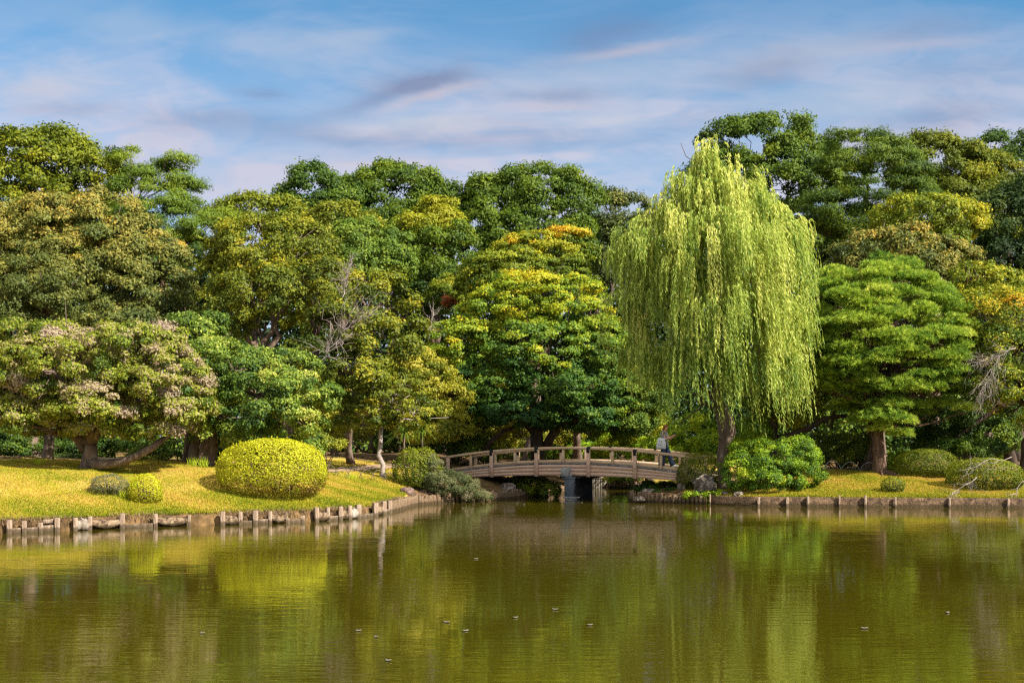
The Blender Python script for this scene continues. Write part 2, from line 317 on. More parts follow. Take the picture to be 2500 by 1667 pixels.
# ------------------------------------------------------------------ terrain
def ground_material():
    m, nt, nd, lk = new_mat("ground")
    at = nd.new("ShaderNodeAttribute"); at.attribute_name = "tone"
    g = nd.new("ShaderNodeNewGeometry")
    def nz(s, d=4):
        n = nd.new("ShaderNodeTexNoise"); n.inputs["Scale"].default_value = s; n.inputs["Detail"].default_value = d; lk.new(g.outputs["Position"], n.inputs["Vector"]); return n
    n1, n2, n3 = nz(0.7), nz(3.5, 6), nz(30, 4)
    gr = ramp(nd, [(0.3,(0.20,0.22,0.012)), (0.45,(0.33,0.27,0.03)), (0.6,(0.44,0.30,0.08)), (0.75,(0.42,0.25,0.08))])
    mm = nd.new("ShaderNodeMath"); mm.operation = 'MULTIPLY_ADD'; mm.inputs[1].default_value = 0.4; lk.new(n2.outputs["Fac"], mm.inputs[0])
    m3 = nd.new("ShaderNodeMath"); m3.operation = 'MULTIPLY'; m3.inputs[1].default_value = 0.6; lk.new(n1.outputs["Fac"], m3.inputs[0]); lk.new(m3.outputs[0], mm.inputs[2])
    lk.new(mm.outputs[0], gr.inputs["Fac"])
    so = ramp(nd, [(0.3,(0.035,0.022,0.012)), (0.5,(0.12,0.075,0.035)), (0.7,(0.26,0.16,0.07))]); lk.new(n2.outputs["Fac"], so.inputs["Fac"])
    # tone: 0 on bare bank and woodland floor, 1 on lawn
    ad = nd.new("ShaderNodeMath"); ad.operation = 'ADD'; lk.new(at.outputs["Fac"], ad.inputs[0])
    s1 = nd.new("ShaderNodeMath"); s1.operation = 'MULTIPLY_ADD'; s1.inputs[1].default_value = 1.2; s1.inputs[2].default_value = -0.6; lk.new(n2.outputs["Fac"], s1.inputs[0]); lk.new(s1.outputs[0], ad.inputs[1])
    rm = ramp(nd, [(0.42,(0,0,0)), (0.62,(1,1,1))]); lk.new(ad.outputs[0], rm.inputs["Fac"])
    mx = nd.new("ShaderNodeMixRGB"); lk.new(rm.outputs["Color"], mx.inputs[0]); lk.new(so.outputs[0], mx.inputs[1]); lk.new(gr.outputs[0], mx.inputs[2])
    b = nd.new("ShaderNodeBsdfPrincipled"); b.inputs["Roughness"].default_value = 0.95; b.inputs["Specular IOR Level"].default_value = 0.1
    lk.new(mx.outputs[0], b.inputs["Base Color"])
    bp = nd.new("ShaderNodeBump"); bp.inputs["Strength"].default_value = 0.7; bp.inputs["Distance"].default_value = 0.04; lk.new(n3.outputs["Fac"], bp.inputs["Height"]); lk.new(bp.outputs[0], b.inputs["Normal"])
    o = nd.new("ShaderNodeOutputMaterial"); lk.new(b.outputs[0], o.inputs[0]); return m
def lawn_mask(x, y):
    s = sdist(x, y)
    left = smooth(0.12, 0.3, s)*(1-smooth(9.5, 12.0, s))*(x < -3.9+smooth(44, 40, y)*3)*(y < 52)
    right = smooth(0.12, 0.3, s)*(1-smooth(6.5, 8.5, s))*(x >= 6.5)*(x < 22)*0.85
    return left+right
def grid_axis(lo, a, b, hi, fine, coarse_n):
    return np.unique(np.concatenate([a-(a-lo)*np.linspace(0, 1, coarse_n)**2, np.arange(a, b, fine), b+(hi-b)*np.linspace(0, 1, coarse_n)**2]))
xs = grid_axis(-900, -22, 24, 900, 0.16, 22); ys = grid_axis(-300, 27, 62, 1500, 0.16, 22)
GX, GY = np.meshgrid(xs, ys); Z = height(GX, GY)
V = np.stack([GX, GY, Z], -1).reshape(-1, 3); nx = len(xs); ny = len(ys)
I = (np.arange(ny-1)[:, None]*nx+np.arange(nx-1)[None, :]).ravel()
Qg = np.stack([I, I+1, I+1+nx, I+nx], 1)
gr = mesh_np("ground", V, Qg, ground_material(), tone=lawn_mask(GX, GY).ravel(), smoothf=True); tag(gr, kind="structure")

def water_material():
    m, nt, nd, lk = new_mat("pond_water")
    g = nd.new("ShaderNodeNewGeometry")
    def nz(sx, sy, scale, det, dist=0.0):
        mp = nd.new("ShaderNodeMapping"); mp.inputs["Scale"].default_value = (sx, sy, 1); lk.new(g.outputs["Position"], mp.inputs[0])
        n = nd.new("ShaderNodeTexNoise"); n.inputs["Scale"].default_value = scale; n.inputs["Detail"].default_value = det; n.inputs["Distortion"].default_value = dist
        lk.new(mp.outputs[0], n.inputs["Vector"]); return n
    a = nz(0.55, 2.3, 3.0, 3, 0.3); b2 = nz(0.5, 1.0, 0.35, 3, 0.8); c = nz(0.35, 1.4, 1.0, 2, 0.2)
    rp = ramp(nd, [(0.35,(0.22,0.22,0.22)), (0.65,(1,1,1))]); lk.new(b2.outputs["Fac"], rp.inputs["Fac"])
    mu = nd.new("ShaderNodeMath"); mu.operation = 'MULTIPLY'; lk.new(a.outputs["Fac"], mu.inputs[0]); lk.new(rp.outputs[0], mu.inputs[1])
    ad = nd.new("ShaderNodeMath"); ad.operation = 'MULTIPLY_ADD'; ad.inputs[1].default_value = 0.55; lk.new(c.outputs["Fac"], ad.inputs[0]); lk.new(mu.outputs[0], ad.inputs[2])
    bp = nd.new("ShaderNodeBump"); bp.inputs["Strength"].default_value = 1.0; bp.inputs["Distance"].default_value = 0.0045; lk.new(ad.outputs[0], bp.inputs["Height"])
    p = nd.new("ShaderNodeBsdfPrincipled"); p.inputs["Base Color"].default_value = (0.046, 0.037, 0.002, 1); p.inputs["Roughness"].default_value = 0.04; p.inputs["IOR"].default_value = 2.3
    p.inputs["Specular IOR Level"].default_value = 0.5
    p.inputs["Specular Tint"].default_value = (1, 1, 1, 1)
    lk.new(bp.outputs[0], p.inputs["Normal"])
    o = nd.new("ShaderNodeOutputMaterial"); lk.new(p.outputs[0], o.inputs[0]); return m
w = mesh_np("water", [(-61,3.2,0),(61,3.2,0),(61,66,0),(-61,66,0)], [(0,1,2,3)], water_material()); tag(w, kind="structure")

# ------------------------------------------------------------------ gravel path behind the lawns
def path_strip(pts, width):
    V = []; Q = []; pts = np.array(pts, float)
    t = np.linspace(0, len(pts)-1, 120); px = np.interp(t, range(len(pts)), pts[:, 0]); py = np.interp(t, range(len(pts)), pts[:, 1])
    tx, ty = np.gradient(px), np.gradient(py); L = np.hypot(tx, ty)
    for j in range(5):
        o = (j/4-0.5)*width; x = px-ty/L*o; y = py+tx/L*o
        V.append(np.stack([x, y, height(x, y)+0.03], 1))
    V = np.stack(V, 1).reshape(-1, 3)
    for i in range(119):
        for j in range(4): Q.append((i*5+j, i*5+j+1, (i+1)*5+j+1, (i+1)*5+j))
    o = mesh_np("path", V, Q, surf("gravel", [(0.3,(0.20,0.13,0.08)), (0.6,(0.36,0.25,0.17)), (0.8,(0.48,0.36,0.26))], scale=6, bump=0.5, bscale=60), smoothf=True)
    return tag(o, kind="structure")
path_strip([(-24,44.5), (-14,44.2), (-8,45.6), (-5.5,49.5), (-3.6,53.4)], 0.9)
path_strip([(8.2,47.6), (9.5,49.6), (14,51.2), (24,51)], 1.6)

# ------------------------------------------------------------------ bridge
ang = math.radians(27.0); AX = np.array([math.cos(ang), -math.sin(ang), 0]); NY = np.array([math.sin(ang), math.cos(ang), 0]); UP = np.array([0, 0, 1.])
BC = np.array([2.25, 50.0, 0]); BW = 2.3
def bp3(t, wv, z): return BC+AX*t+NY*wv+UP*z
def zdeck(t): return 1.48-0.0135*t*t
def zrail(t): return 2.13-0.0128*t*t
def zbot(t): return 0.955-0.0062*t*t
root = empty("footbridge", tuple(BC+np.array([0, 0, 0])), "arched timber footbridge with beige rails and black iron post caps crossing the pond inlet", "bridge")
OB = root.location
def strip(mb, ts, wv, zlo, zhi, th, tilt=0):
    rings = []
    for t in ts:
        a, b = zlo(t), zhi(t)
        rings.append([bp3(t, wv-th/2, a), bp3(t, wv+th/2, a), bp3(t, wv+th/2, b), bp3(t, wv-th/2, b)])
    mb.loft(rings)
ts = np.linspace(-5.9, 5.9, 41)
for side, wv in ((0, 0.0), (1, BW)):
    for k in range(3):                                       # three boards of the side beam with thin shadow gaps
        lo = lambda t, k=k: zbot(t)+(zdeck(t)-0.07-zbot(t))*k/3+(0.002 if k else 0)
        hi = lambda t, k=k: zbot(t)+(zdeck(t)-0.07-zbot(t))*(k+1)/3-0.003
        mb = MB(); strip(mb, ts, wv+0.004*k, lo, hi, 0.07); mb.build("side_board", WOOD, root, origin=OB)
    mb = MB(); strip(mb, ts, wv+0.02, lambda t: zdeck(t)-0.068, lambda t: zdeck(t)-0.012, 0.10); mb.build("edging_strip", EDGING, root, origin=OB)
    mb = MB(); wi = wv+(0.16 if side == 0 else -0.16)
    strip(mb, ts, wi, lambda t: zdeck(t)+0.002, lambda t: zdeck(t)+0.12, 0.14); mb.build("kerb_beam", WOODL, root, origin=OB)
    mb = MB(); wr = wv
    strip(mb, np.linspace(-5.75, 5.75, 41), wr, lambda t: zrail(t)-0.10, lambda t: zrail(t), 0.13); mb.build("handrail", WOODL, root, origin=OB)
    wide = [-5.55, -3.45, -1.36, 0.97, 2.97, 5.07]; sgn = -1 if side == 0 else 1
    for t in wide:
        mb = MB(); zt, zb = zrail(t)-0.10, zbot(t)-0.03
        mb.box(bp3(t, wv+sgn*0.085, (zt+zb)/2-0.0), (0.145, 0.10, zt-zb), AX); p = mb.build("post", WOODL if side else WOOD, root, origin=OB)
        if abs(t) < 5:
            mb = MB(); mb.box(bp3(t, wv+sgn*0.085, zrail(t)-0.115), (0.13, 0.125, 0.24), AX); mb.box(bp3(t, wv, zrail(t)+0.005), (0.10, 0.24, 0.03), AX)
            mb.build("post_cap", IRON, p, origin=OB)
        for q in (0.12, 0.35):
            mb = MB(); mb.box(bp3(t, wv+sgn*0.14, zbot(t)+q), (0.02, 0.02, 0.02), AX); mb.build("bolt", IRON, p, origin=OB)
    for a, b in zip(wide[:-1], wide[1:]):
        t = (a+b)/2; mb = MB(); zt, zb = zrail(t)-0.10, zdeck(t)-0.01
        mb.box(bp3(t, wv+(0.03 if side == 0 else -0.03), (zt+zb)/2), (0.095, 0.09, zt-zb), AX); mb.build("baluster", WOODL, root, origin=OB)
mb = MB()
for k in range(74):                                          # deck planks, one mesh: the plank pattern of the deck
    t = -5.9+k*0.16+0.08
    mb.box(bp3(t, BW/2, zdeck(t)-0.03), (0.148, BW-0.12, 0.05), AX+UP*(-0.027*t), b=0.004)
mb.build("deck", surf("deck_planks", [(0.3,(0.20,0.15,0.11)), (0.7,(0.42,0.35,0.28))], scale=4, bump=0.4, stretch=(1,1,1)), root, origin=OB)
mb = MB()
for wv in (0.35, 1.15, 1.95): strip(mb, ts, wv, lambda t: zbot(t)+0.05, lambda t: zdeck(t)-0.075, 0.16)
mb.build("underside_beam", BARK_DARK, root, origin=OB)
mb = MB()
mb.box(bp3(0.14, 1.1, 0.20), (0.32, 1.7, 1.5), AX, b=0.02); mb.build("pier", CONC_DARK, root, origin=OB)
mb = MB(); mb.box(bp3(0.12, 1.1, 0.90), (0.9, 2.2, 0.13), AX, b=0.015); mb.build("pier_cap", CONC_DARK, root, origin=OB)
# small gauge box standing on its own footing in front of the pier
bx = empty("gauge_housing", tuple(bp3(-0.15, -0.55, 0)), "small grey weathered housing on a stepped footing in front of the bridge pier", "pillar")
o0 = np.array(bx.location); c0 = bp3(0.14, -0.42, 0)
GREYP = surf("grey_paint", [(0.3,(0.16,0.16,0.17)), (0.55,(0.32,0.32,0.33)), (0.75,(0.55,0.54,0.53))], scale=5, bump=0.3, stretch=(1,1,0.4))
BLUEP = surf("slate_paint", [(0.3,(0.07,0.085,0.11)), (0.7,(0.15,0.17,0.21))], scale=5, bump=0.3)
mb = MB(); mb.box(c0+UP*1.10, (0.36, 0.30, 0.36), AX); mb.build("head_box", GREYP, bx, origin=o0)
mb = MB(); mb.box(c0+UP*0.50+AX*0.16, (0.38, 0.26, 0.84), AX); mb.box(c0+UP*0.86+AX*0.10, (0.46, 0.32, 0.03), AX); mb.build("column", BLUEP, bx, origin=o0)
mb = MB(); mb.box(c0+UP*0.09+AX*0.22, (0.56, 0.44, 0.05), AX); mb.box(c0-UP*0.1+AX*0.22, (0.44, 0.34, 0.34), AX); mb.build("footing", GREYP, bx, origin=o0)

# ------------------------------------------------------------------ stakes, logs, boards, walls along the water
def poly_walk(pts):
    pts = np.array(pts, float); seg = np.hypot(*np.diff(pts, axis=0).T); return pts, np.concatenate([[0], np.cumsum(seg)])
def at_len(pts, cum, s):
    x = np.interp(s, cum, pts[:, 0]); y = np.interp(s, cum, pts[:, 1]); return x, y
LP, LC = poly_walk(LEFT)
def s_at_px(px, P_, C_):
    ss = np.linspace(0, C_[-1], 3000); x, y = at_len(P_, C_, ss); return ss[np.argmin(np.abs((x/y)*F+CX-px))]
def square_post(x, y, ztop, wd, rz, name, label, group, mat, lean=(0, 0)):
    mb = MB(); h = ztop+0.5
    mb.box((lean[0]/2, lean[1]/2, h/2-0.5), (wd, wd*random.uniform(.8, 1.0), h), (1, 0, 0), (lean[0], lean[1], h), b=0.008)
    o = mb.build(name, mat); o.location = (x, y, 0); o.rotation_euler = (0, 0, rz); tag(o, label, "post", group); return o
spec = [(22,.34,.13),(57,.31,.11),(97,.25,.10),(136,.36,.13),(179,.34,.11),(217,.36,.10),(297,.40,.125),(377,.36,.11),(462,.30,.08),(541,.38,.13),(585,.36,.11),(622,.38,.14),(659,.35,.10),(698,.14,.11),(735,.20,.11),
        (767,.42,.12),(795,.40,.10),(824,.40,.125),(846,.41,.12),(867,.42,.15),(909,.42,.15),(930,.42,.14),(944,.40,.14)]
pos = []
desc = ["plain squared", "thin squared", "short broken", "pale squared", "slightly leaning", "slim weathered", "broad grey-topped", "narrow squared", "root-tangled thin", "tall squared", "brown streaked", "wide pale", "narrow tapering", "very short sunken", "low worn", "tall upright", "slim upright", "pale upright", "rough split", "wide cracked", "thick dark-sided", "thick brown", "closely set brown"]
place = ["at the left edge of the lawn bank", "beside the leftmost post of the lawn bank", "third along the lawn bank from the left", "fourth along the lawn bank from the left", "beside the patched slabs of the bank", "left of the first sagging jute sheet", "between the first sagging sheet and the long low plank", "right of the long low plank", "in the dry roots below the small round shrub", "left of the big round bush in the water edge", "below the left side of the big round bush", "below the middle of the big round bush", "under the big round bush right of the widest post", "between two sagging sheets below the big bush", "right of the sunken stump below the big bush", "at the right end of the big round bush", "second past the big round bush", "third past the big round bush", "fourth past the big round bush", "fifth past the big round bush", "where the lawn bank begins to bend away", "second of the three at the bend of the bank", "last squared post before the round logs"]
for i, (px, h, wd) in enumerate(spec):
    s = s_at_px(px, LP, LC); x, y = at_len(LP, LC, s); x2, y2 = at_len(LP, LC, s+0.3)
    rz = math.atan2(y2-y, x2-x); nrm = np.array([math.sin(rz), -math.cos(rz)]); x, y = x+nrm[0]*0.10, y+nrm[1]*0.10
    pos.append((x, y, rz))
    square_post(x, y, h, wd, rz*0.5+random.uniform(-.15, .15), "bank_post", f"{desc[i]} wooden post {place[i]}", "squared posts along the left lawn bank", POSTW, (random.uniform(-.03, .03), random.uniform(-.02, .02)))
kinds = ['plank','plank','low','none','slab','sag','lowlong','sag','none','sheet','lowlong','plank','sag','lowlong','none','sheet','plank','sheet','slab','lowlong','sheet','plank']
gapdesc = ["at the left edge of the lawn bank", "second gap from the left of the lawn bank", "third gap from the left of the lawn bank", "", "fifth gap of the lawn bank", "left of the long low plank", "below the low heather clump", "right of the long low plank", "by the root-tangled post", "left under the big round bush", "below the left side of the big bush", "below the centre of the big bush", "under the big bush, right of centre", "by the sunken stump under the big bush", "", "just right of the big round bush", "second gap past the big bush", "third gap past the big bush", "fourth gap past the big bush", "wide gap before the bank bends", "first gap at the bend of the bank", "last gap before the round logs"]
for i, kd in enumerate(kinds):
    if kd == 'none': continue
    (x1, y1, _), (x2, y2, _) = pos[i], pos[i+1]
    a = np.array([x1, y1, 0.]); b = np.array([x2, y2, 0.]); L = np.linalg.norm(b-a); u = (b-a)/L; n = np.array([u[1], -u[0], 0]); a = a-n*0.03; b = b-n*0.03
    mb = MB()
    if kd in ('plank', 'low', 'lowlong'):
        hh = {'plank': .12, 'low': .16, 'lowlong': .09}[kd]
        mb.box((a+b)/2+UP*(hh/2-0.02), (L*0.94, 0.05, hh+.06), u+UP*random.uniform(-.02, .05))
        if kd == 'low': mb.box((a+b)/2+UP*0.27-n*.03, (L*0.7, 0.05, 0.10), u+UP*0.06)
        o = mb.build("edge_plank", POSTW, origin=a); o.location = a; tag(o, f"low wooden plank between posts, {gapdesc[i]}", "plank", "planks between the bank posts")
    else:
        rings = []
        lo0 = {'sag': .13, 'sheet': .03, 'slab': .01}[kd]; hi0 = {'sag': .27, 'sheet': .25, 'slab': .27}[kd]; sg = {'sag': .12, 'sheet': .03, 'slab': 0}[kd]
        ph = random.uniform(0, 6)
        for t in np.linspace(0, 1, 15):
            s_ = 4*t*(1-t)*sg; c_ = a+(b-a)*t
            wv_ = 0.02*math.sin(9*t+ph)+0.012*math.sin(23*t+ph)
            lo = lo0-s_; hi = hi0-s_*0.5+wv_+(random.uniform(-.03, .03) if kd == 'slab' else 0)
            prof = [(0.0, lo), (0.05+wv_, lo), (0.07+wv_, (lo+hi)/2-.02), (0.02+wv_, hi), (-0.10, hi+0.03), (-0.12, hi-0.03), (0.02, (lo+hi)/2), (0.0, lo+.02)]
            rings.append([c_+n*p+UP*z for p, z in prof])
        mb.loft(rings); o = mb.build("edge_sheet" if kd != 'slab' else "edge_slab", CLOTH if kd != 'slab' else CONC_PALE, smoothf=(kd != 'slab'), origin=a); o.location = a
        if kd == 'slab': tag(o, f"uneven pale stone slab between posts, {gapdesc[i]}", "slab", "slabs between the bank posts", "thing")
        else: tag(o, f"{'sagging' if kd=='sag' else 'flat'} beige jute sheet holding the bank, {gapdesc[i]}", "sheet", "jute sheets holding the left bank")
# round logs
def make_log(r, h):
    mb = MB(); tops = []
    rings = []
    for z, k in ((-0.5, 1.0), (0.0, 1.0), (h*0.5, .97), (h-0.03, .95), (h, 0.8)):
        rings.append([(math.cos(a)*r*k*(1+.06*math.sin(3*a+r*90)), math.sin(a)*r*k, z+(.012*math.cos(a) if z > 0.1 else 0)) for a in np.arange(10)*2*PI/10])
    mb.loft([[np.array(p) for p in rg] for rg in rings]); return mb.build("log_stake", LOGW, smoothf=False)
protos = [make_log(r, h) for r, h in ((.085,.36),(.075,.30),(.095,.38),(.07,.25),(.088,.33),(.08,.40))]
used = set()
def logs(pts, label, group, step=0.185, off=0.08):
    p, c = poly_walk(pts); s = 0.05
    while s < c[-1]:
        x, y = at_len(p, c, s); x2, y2 = at_len(p, c, min(s+0.1, c[-1])); x1, y1 = at_len(p, c, max(s-0.1, 0))
        tx, ty = x2-x1, y2-y1; L = math.hypot(tx, ty)+1e-9
        k = random.randrange(6)
        if k in used: o = protos[k].copy(); COL.objects.link(o)
        else: o = protos[k]; used.add(k)
        o.location = (x+ty/L*off, y-tx/L*off, random.uniform(-.06, .04)); o.rotation_euler = (random.uniform(-.06, .06), random.uniform(-.06, .06), random.uniform(0, 6))
        sc_ = random.uniform(.85, 1.15); o.scale = (sc_, sc_, 1); tag(o, label, "log", group); s += step*random.uniform(.85, 1.2)
iB = len(LEFT)
logs([WP(950,1250), WP(985,1240), WP(1010,1233), WP(1050,1229.5), WP(1120,1226.5), WP(1200,1222)], "sunlit round log stake in the palisade below the grey-green shrubs left of the bridge", "log palisade left of the bridge")
logs([WP(1202,1222), WP(1275,1214), WP(1340,1208.5), WP(1375,1203), WP(1390,1194)], "dark round log stake in the palisade in the shade under the bridge", "log palisade under the bridge", 0.2)
logs([WP(1490,1192), WP(1545,1193.5), WP(1575,1198)], "small log stake in the inlet bank seen behind the bridge", "log palisade behind the bridge", 0.22)
logs([WP(1545,1220), WP(1550,1225), WP(1620,1227.5), WP(1726,1231)], "grey weathered log stake in the palisade in front of the rocks right of the bridge", "log palisade right of the bridge", 0.17)
for k in range(6):
    if k not in used: bpy.data.objects.remove(protos[k])
# concrete edge on the right
RP, RC = poly_walk([WP(1732,1231), WP(1850,1235), WP(2100,1237), WP(2300,1238), WP(2540,1239), (30, 42)])
mb = MB(); rings = []
for s in np.arange(0, RC[-1], 0.25):
    x, y = at_len(RP, RC, s); j = 0.012*math.sin(s*5.1)+0.008*math.sin(s*13)
    rings.append([np.array([x, y+o, z]) for o, z in ((-0.17, -0.5), (-0.17, 0.02), (-0.15+j, 0.05), (-0.15+j, 0.31), (-0.12, 0.335+j*.6), (0.10, 0.335), (0.12, 0.3), (0.12, -0.5))])
mb.loft(rings); wl = mb.build("retaining_wall", CONC, origin=(rings[0][0])); wl.location = rings[0][0]; tag(wl, "long rough brown concrete edge wall along the right-hand bank", "wall", None, "thing")
wr = np.array(wl.location)
xo, yo = WP(2378, 1238)
mb = MB(); cc = np.array([xo, yo-0.155, 0.19]); A = np.arange(16)*2*PI/16
mb.loft([[cc+np.array([math.cos(a)*r, -dy, math.sin(a)*r]) for a in A] for r, dy in ((.13, -.02), (.16, 0.02), (.155, 0.03), (.125, 0.03), (.12, -.02))], cap=False)
po = mb.build("drain_ring", CONC_DARK, wl, origin=wr)
mb = MB(); mb.loft([[cc+np.array([math.cos(a)*r, -.004, math.sin(a)*r]) for a in A] for r in (.125, .02)]); mb.build("drain_shade_disc", surf("drain_shade", [(0,(0.004,0.004,0.004)), (1,(0.012,0.01,0.009))]), wl, origin=wr)  # flat near-black disc painted as the shade inside the pipe
plc = ["at the wall's left end by the white stones", "in front of the bright shrub by the willow", "below the right side of the bright shrub", "left of the pine roots", "under the pine roots", "below the pine trunk", "below the small round shrub", "by the hanging dead twigs", "at the far right of the wall"]
for i, px in enumerate((1732, 1850, 1919, 1968, 2046, 2108, 2181, 2313, 2455)):
    s = s_at_px(px, RP, RC) if i else 0; x, y = at_len(RP, RC, s)
    square_post(x, y-0.21, random.uniform(.33, .42), random.choice((.06, .075, .09)), random.uniform(-.2, .2), "wall_stake", f"thin pale stake on the concrete wall {plc[i]}", "stakes along the concrete edge wall", POSTW, (random.uniform(-.03, .03), 0))
# little retaining wall of the inlet
x1, y1 = BACK[0]; x2, y2 = BACK[1]
rt = empty("inlet_wall", (x1, y1, 0), "pale ribbed retaining wall at the end of the inlet seen under the bridge", "wall"); rt["kind"] = "thing"
mb = MB(); mb.box(((x1+x2)/2, y1-0.05, -0.02), (x2-x1+.5, 0.2, 0.96), b=.01)
for k in range(16): mb.box((x1-.2+k*0.085, y1-0.165, -0.02), (0.035, 0.03, 0.9), b=.004)
mb.build("panel", CONC_PALE, rt, origin=(x1, y1, 0))
mb = MB(); mb.box(((x1+x2)/2, y1-0.06, 0.50), (x2-x1+.6, 0.3, 0.07), b=.01); mb.build("coping", CONC_PALE, rt, origin=(x1, y1, 0))

# ------------------------------------------------------------------ rocks
def rock(px, py, wpx, hpx, d, label, mat=ROCK, sink=0.35, dep=0.8):
    import bmesh
    x, y, zc = P(px, py, d); bm = bmesh.new(); bmesh.ops.create_icosphere(bm, subdivisions=4, radius=1)
    sd = random.uniform(0, 99); hw = wpx/F*d/2; hh = hpx/F*d/2
    for v in bm.verts:
        p = v.co.copy(); f = 1+0.28*mnoise.noise(p*1.3+Vector((sd, 0, 0)))+0.16*mnoise.noise(p*3.1+Vector((sd, 3, 0)))+0.07*mnoise.noise(p*8+Vector((sd, 3, 5)))
        q = p*f; q.x = max(min(q.x, .95), -.95); v.co = (q.x*hw, q.y*hw*dep, q.z*hh)
    me = bpy.data.meshes.new("rock"); bm.to_mesh(me); bm.free(); me.materials.append(mat)
    o = bpy.data.objects.new("rock", me); link(o); o.location = (x, y, zc); tag(o, label, "rock", "rocks on the banks"); return o
rock(1722, 1190, 56, 56, 46.2, "tall pale lichen-spotted rock right of the bridge with ivy at its foot")
rock(1708, 1178, 40, 28, 47.0, "flat-topped brownish rock leaning behind the pale lichen-spotted rock")
rock(1582, 1202, 42, 20, 47.9, "low rounded grey rock under the right end of the bridge")
rock(1665, 1188, 24, 20, 47.5, "small slate-grey rock beside the clipped bush by the bridge")
rock(1560, 1218, 30, 14, 47.0, "small dark rock behind the left end of the right-hand logs")
rock(1803, 1206, 26, 14, 45.2, "small smooth brown boulder in the grass below the bright shrub")
rock(1583, 1184, 34, 20, 50.5, "dark jagged rock on the inlet bank behind the bridge end")
rock(1037, 1209, 32, 28, 46.6, "reddish brown boulder below the grey twiggy shrub", ROCK_RED)
rock(992, 1203, 40, 28, 45.6, "crumbling brown earth-covered boulder at the end of the lawn", ROCK_RED)
rock(1240, 1192, 40, 26, 50.8, "dark rounded rock in the shade under the bridge")
rock(1668, 1215, 36, 16, 46.6, "flat stone half buried behind the right-hand logs")
rock(1765, 1204, 30, 12, 45.7, "low pale stone at the left end of the concrete wall")

# ------------------------------------------------------------------ trees
G_BACK = "tall trees along the skyline"; G_MID = "trees behind the lawns"
def B(*a): return a
S = dict
tree("evergreen_tree", "tall olive green broadleaf tree at the far left of the skyline", "tree", (120,74), [(110,445,120,128,74),(10,435,110,105,75),(215,480,90,95,73),(60,380,60,52,74),(150,370,60,46,74),(30,560,120,90,73),(170,580,110,80,72)], FOL['camphor'], r0=.5, r1=.3, r=1.0, leaf=(.15,.075), cov=1.3, top=.1, tvar=.3, grp=G_BACK)
tree("pine_tree", "bright green wispy pine on the skyline left of the gap in the trees", "tree", (420,70), [(320,430,50,60,70),(360,480,80,60,70),(420,450,40,45,70),(440,500,70,60,70),(400,560,120,60,69),(500,540,60,50,70),(310,380,22,30,70),(425,405,26,22,70),(530,570,50,40,70),(480,600,80,40,69)], FOL['pineback'], bark=BARK_RED, r0=.35, r1=.2, r=.75, leaf=(.12,.022), cov=1.0, flat=.45, rough=.3, grp=G_BACK, dens=1.5)
tree("evergreen_tree", "small yellow-green treetop low on the skyline between the pine and the dark trees", "tree", (610,78), [(620,520,70,40,78),(700,540,60,50,78),(560,530,50,30,78)], FOL['camphor'], r0=.3, r1=.2, r=.8, leaf=(.15,.07), cov=1.2, grp=G_BACK, top=.2)
tree("broadleaf_tree", "ragged dark green tree with open top right of the gap in the skyline", "tree", (770,84), [(770,490,75,65,84),(790,440,40,28,84),(715,480,35,35,84),(790,560,100,80,83),(830,470,45,50,84),(750,450,35,40,84)], FOL['deep'], bark=BARK_DARK, r0=.45, r1=.25, r=.9, leaf=(.15,.075), cov=1.1, grp=G_BACK, rough=.25, top=.15)
tree("broadleaf_tree", "wide domed dark green tree in the middle left of the skyline", "tree", (970,86), [(960,490,110,75,86),(1040,530,80,70,86),(890,500,60,60,86),(980,600,140,80,85),(900,455,50,32,86),(1000,450,70,35,86),(950,440,60,28,86),(850,500,50,55,86),(1080,500,50,50,86)], FOL['zelkova'], bark=BARK_DARK, r0=.5, r1=.3, r=.95, leaf=(.15,.075), cov=1.3, grp=G_BACK, top=.1)
tree("broadleaf_tree", "mustard green tree below the ragged skyline tree", "tree", (850,74), [(840,550,75,50,74),(790,560,45,45,74),(880,590,60,50,74)], FOL['olivegold'], r0=.35, r1=.2, r=.75, leaf=(.13,.06), cov=1.2, grp=G_MID)
tree("broadleaf_tree", "glossy mid-green tree below the mustard green one", "tree", (900,68), [(880,590,70,45,68),(900,650,100,60,68),(960,620,50,50,68),(840,660,50,45,68)], FOL['green'], r0=.35, r1=.2, r=.7, leaf=(.12,.06), cov=1.2, grp=G_MID, tvar=.2)
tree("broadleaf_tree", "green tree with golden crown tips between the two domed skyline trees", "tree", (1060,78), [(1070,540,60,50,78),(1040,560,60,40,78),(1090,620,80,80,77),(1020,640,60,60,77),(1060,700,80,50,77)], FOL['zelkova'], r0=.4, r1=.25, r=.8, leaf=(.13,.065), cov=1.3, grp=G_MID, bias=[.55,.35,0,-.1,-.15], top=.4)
tree("broadleaf_tree", "broad domed dark green tree in the middle of the skyline", "tree", (1320,86), [(1310,500,100,88,86),(1210,490,65,60,86),(1260,470,60,50,86),(1400,500,60,60,86),(1190,560,80,70,85),(1310,600,150,90,85),(1240,450,40,32,86),(1380,450,50,32,86),(1180,640,90,70,84)], FOL['zelkova'], bark=BARK_DARK, r0=.5, r1=.3, r=.95, leaf=(.15,.075), cov=1.3, grp=G_BACK)
tree("broadleaf_tree", "brownish olive tree on the skyline between the domed tree and the willow", "tree", (1490,90), [(1480,550,70,75,90),(1540,560,60,80,90),(1450,620,60,80,89),(1480,500,40,25,90)], FOL['brownolive'], bark=BARK_DARK, r0=.45, r1=.25, r=.9, leaf=(.15,.075), cov=1.1, grp=G_BACK, bias=[-.25,-.25,-.35,0])
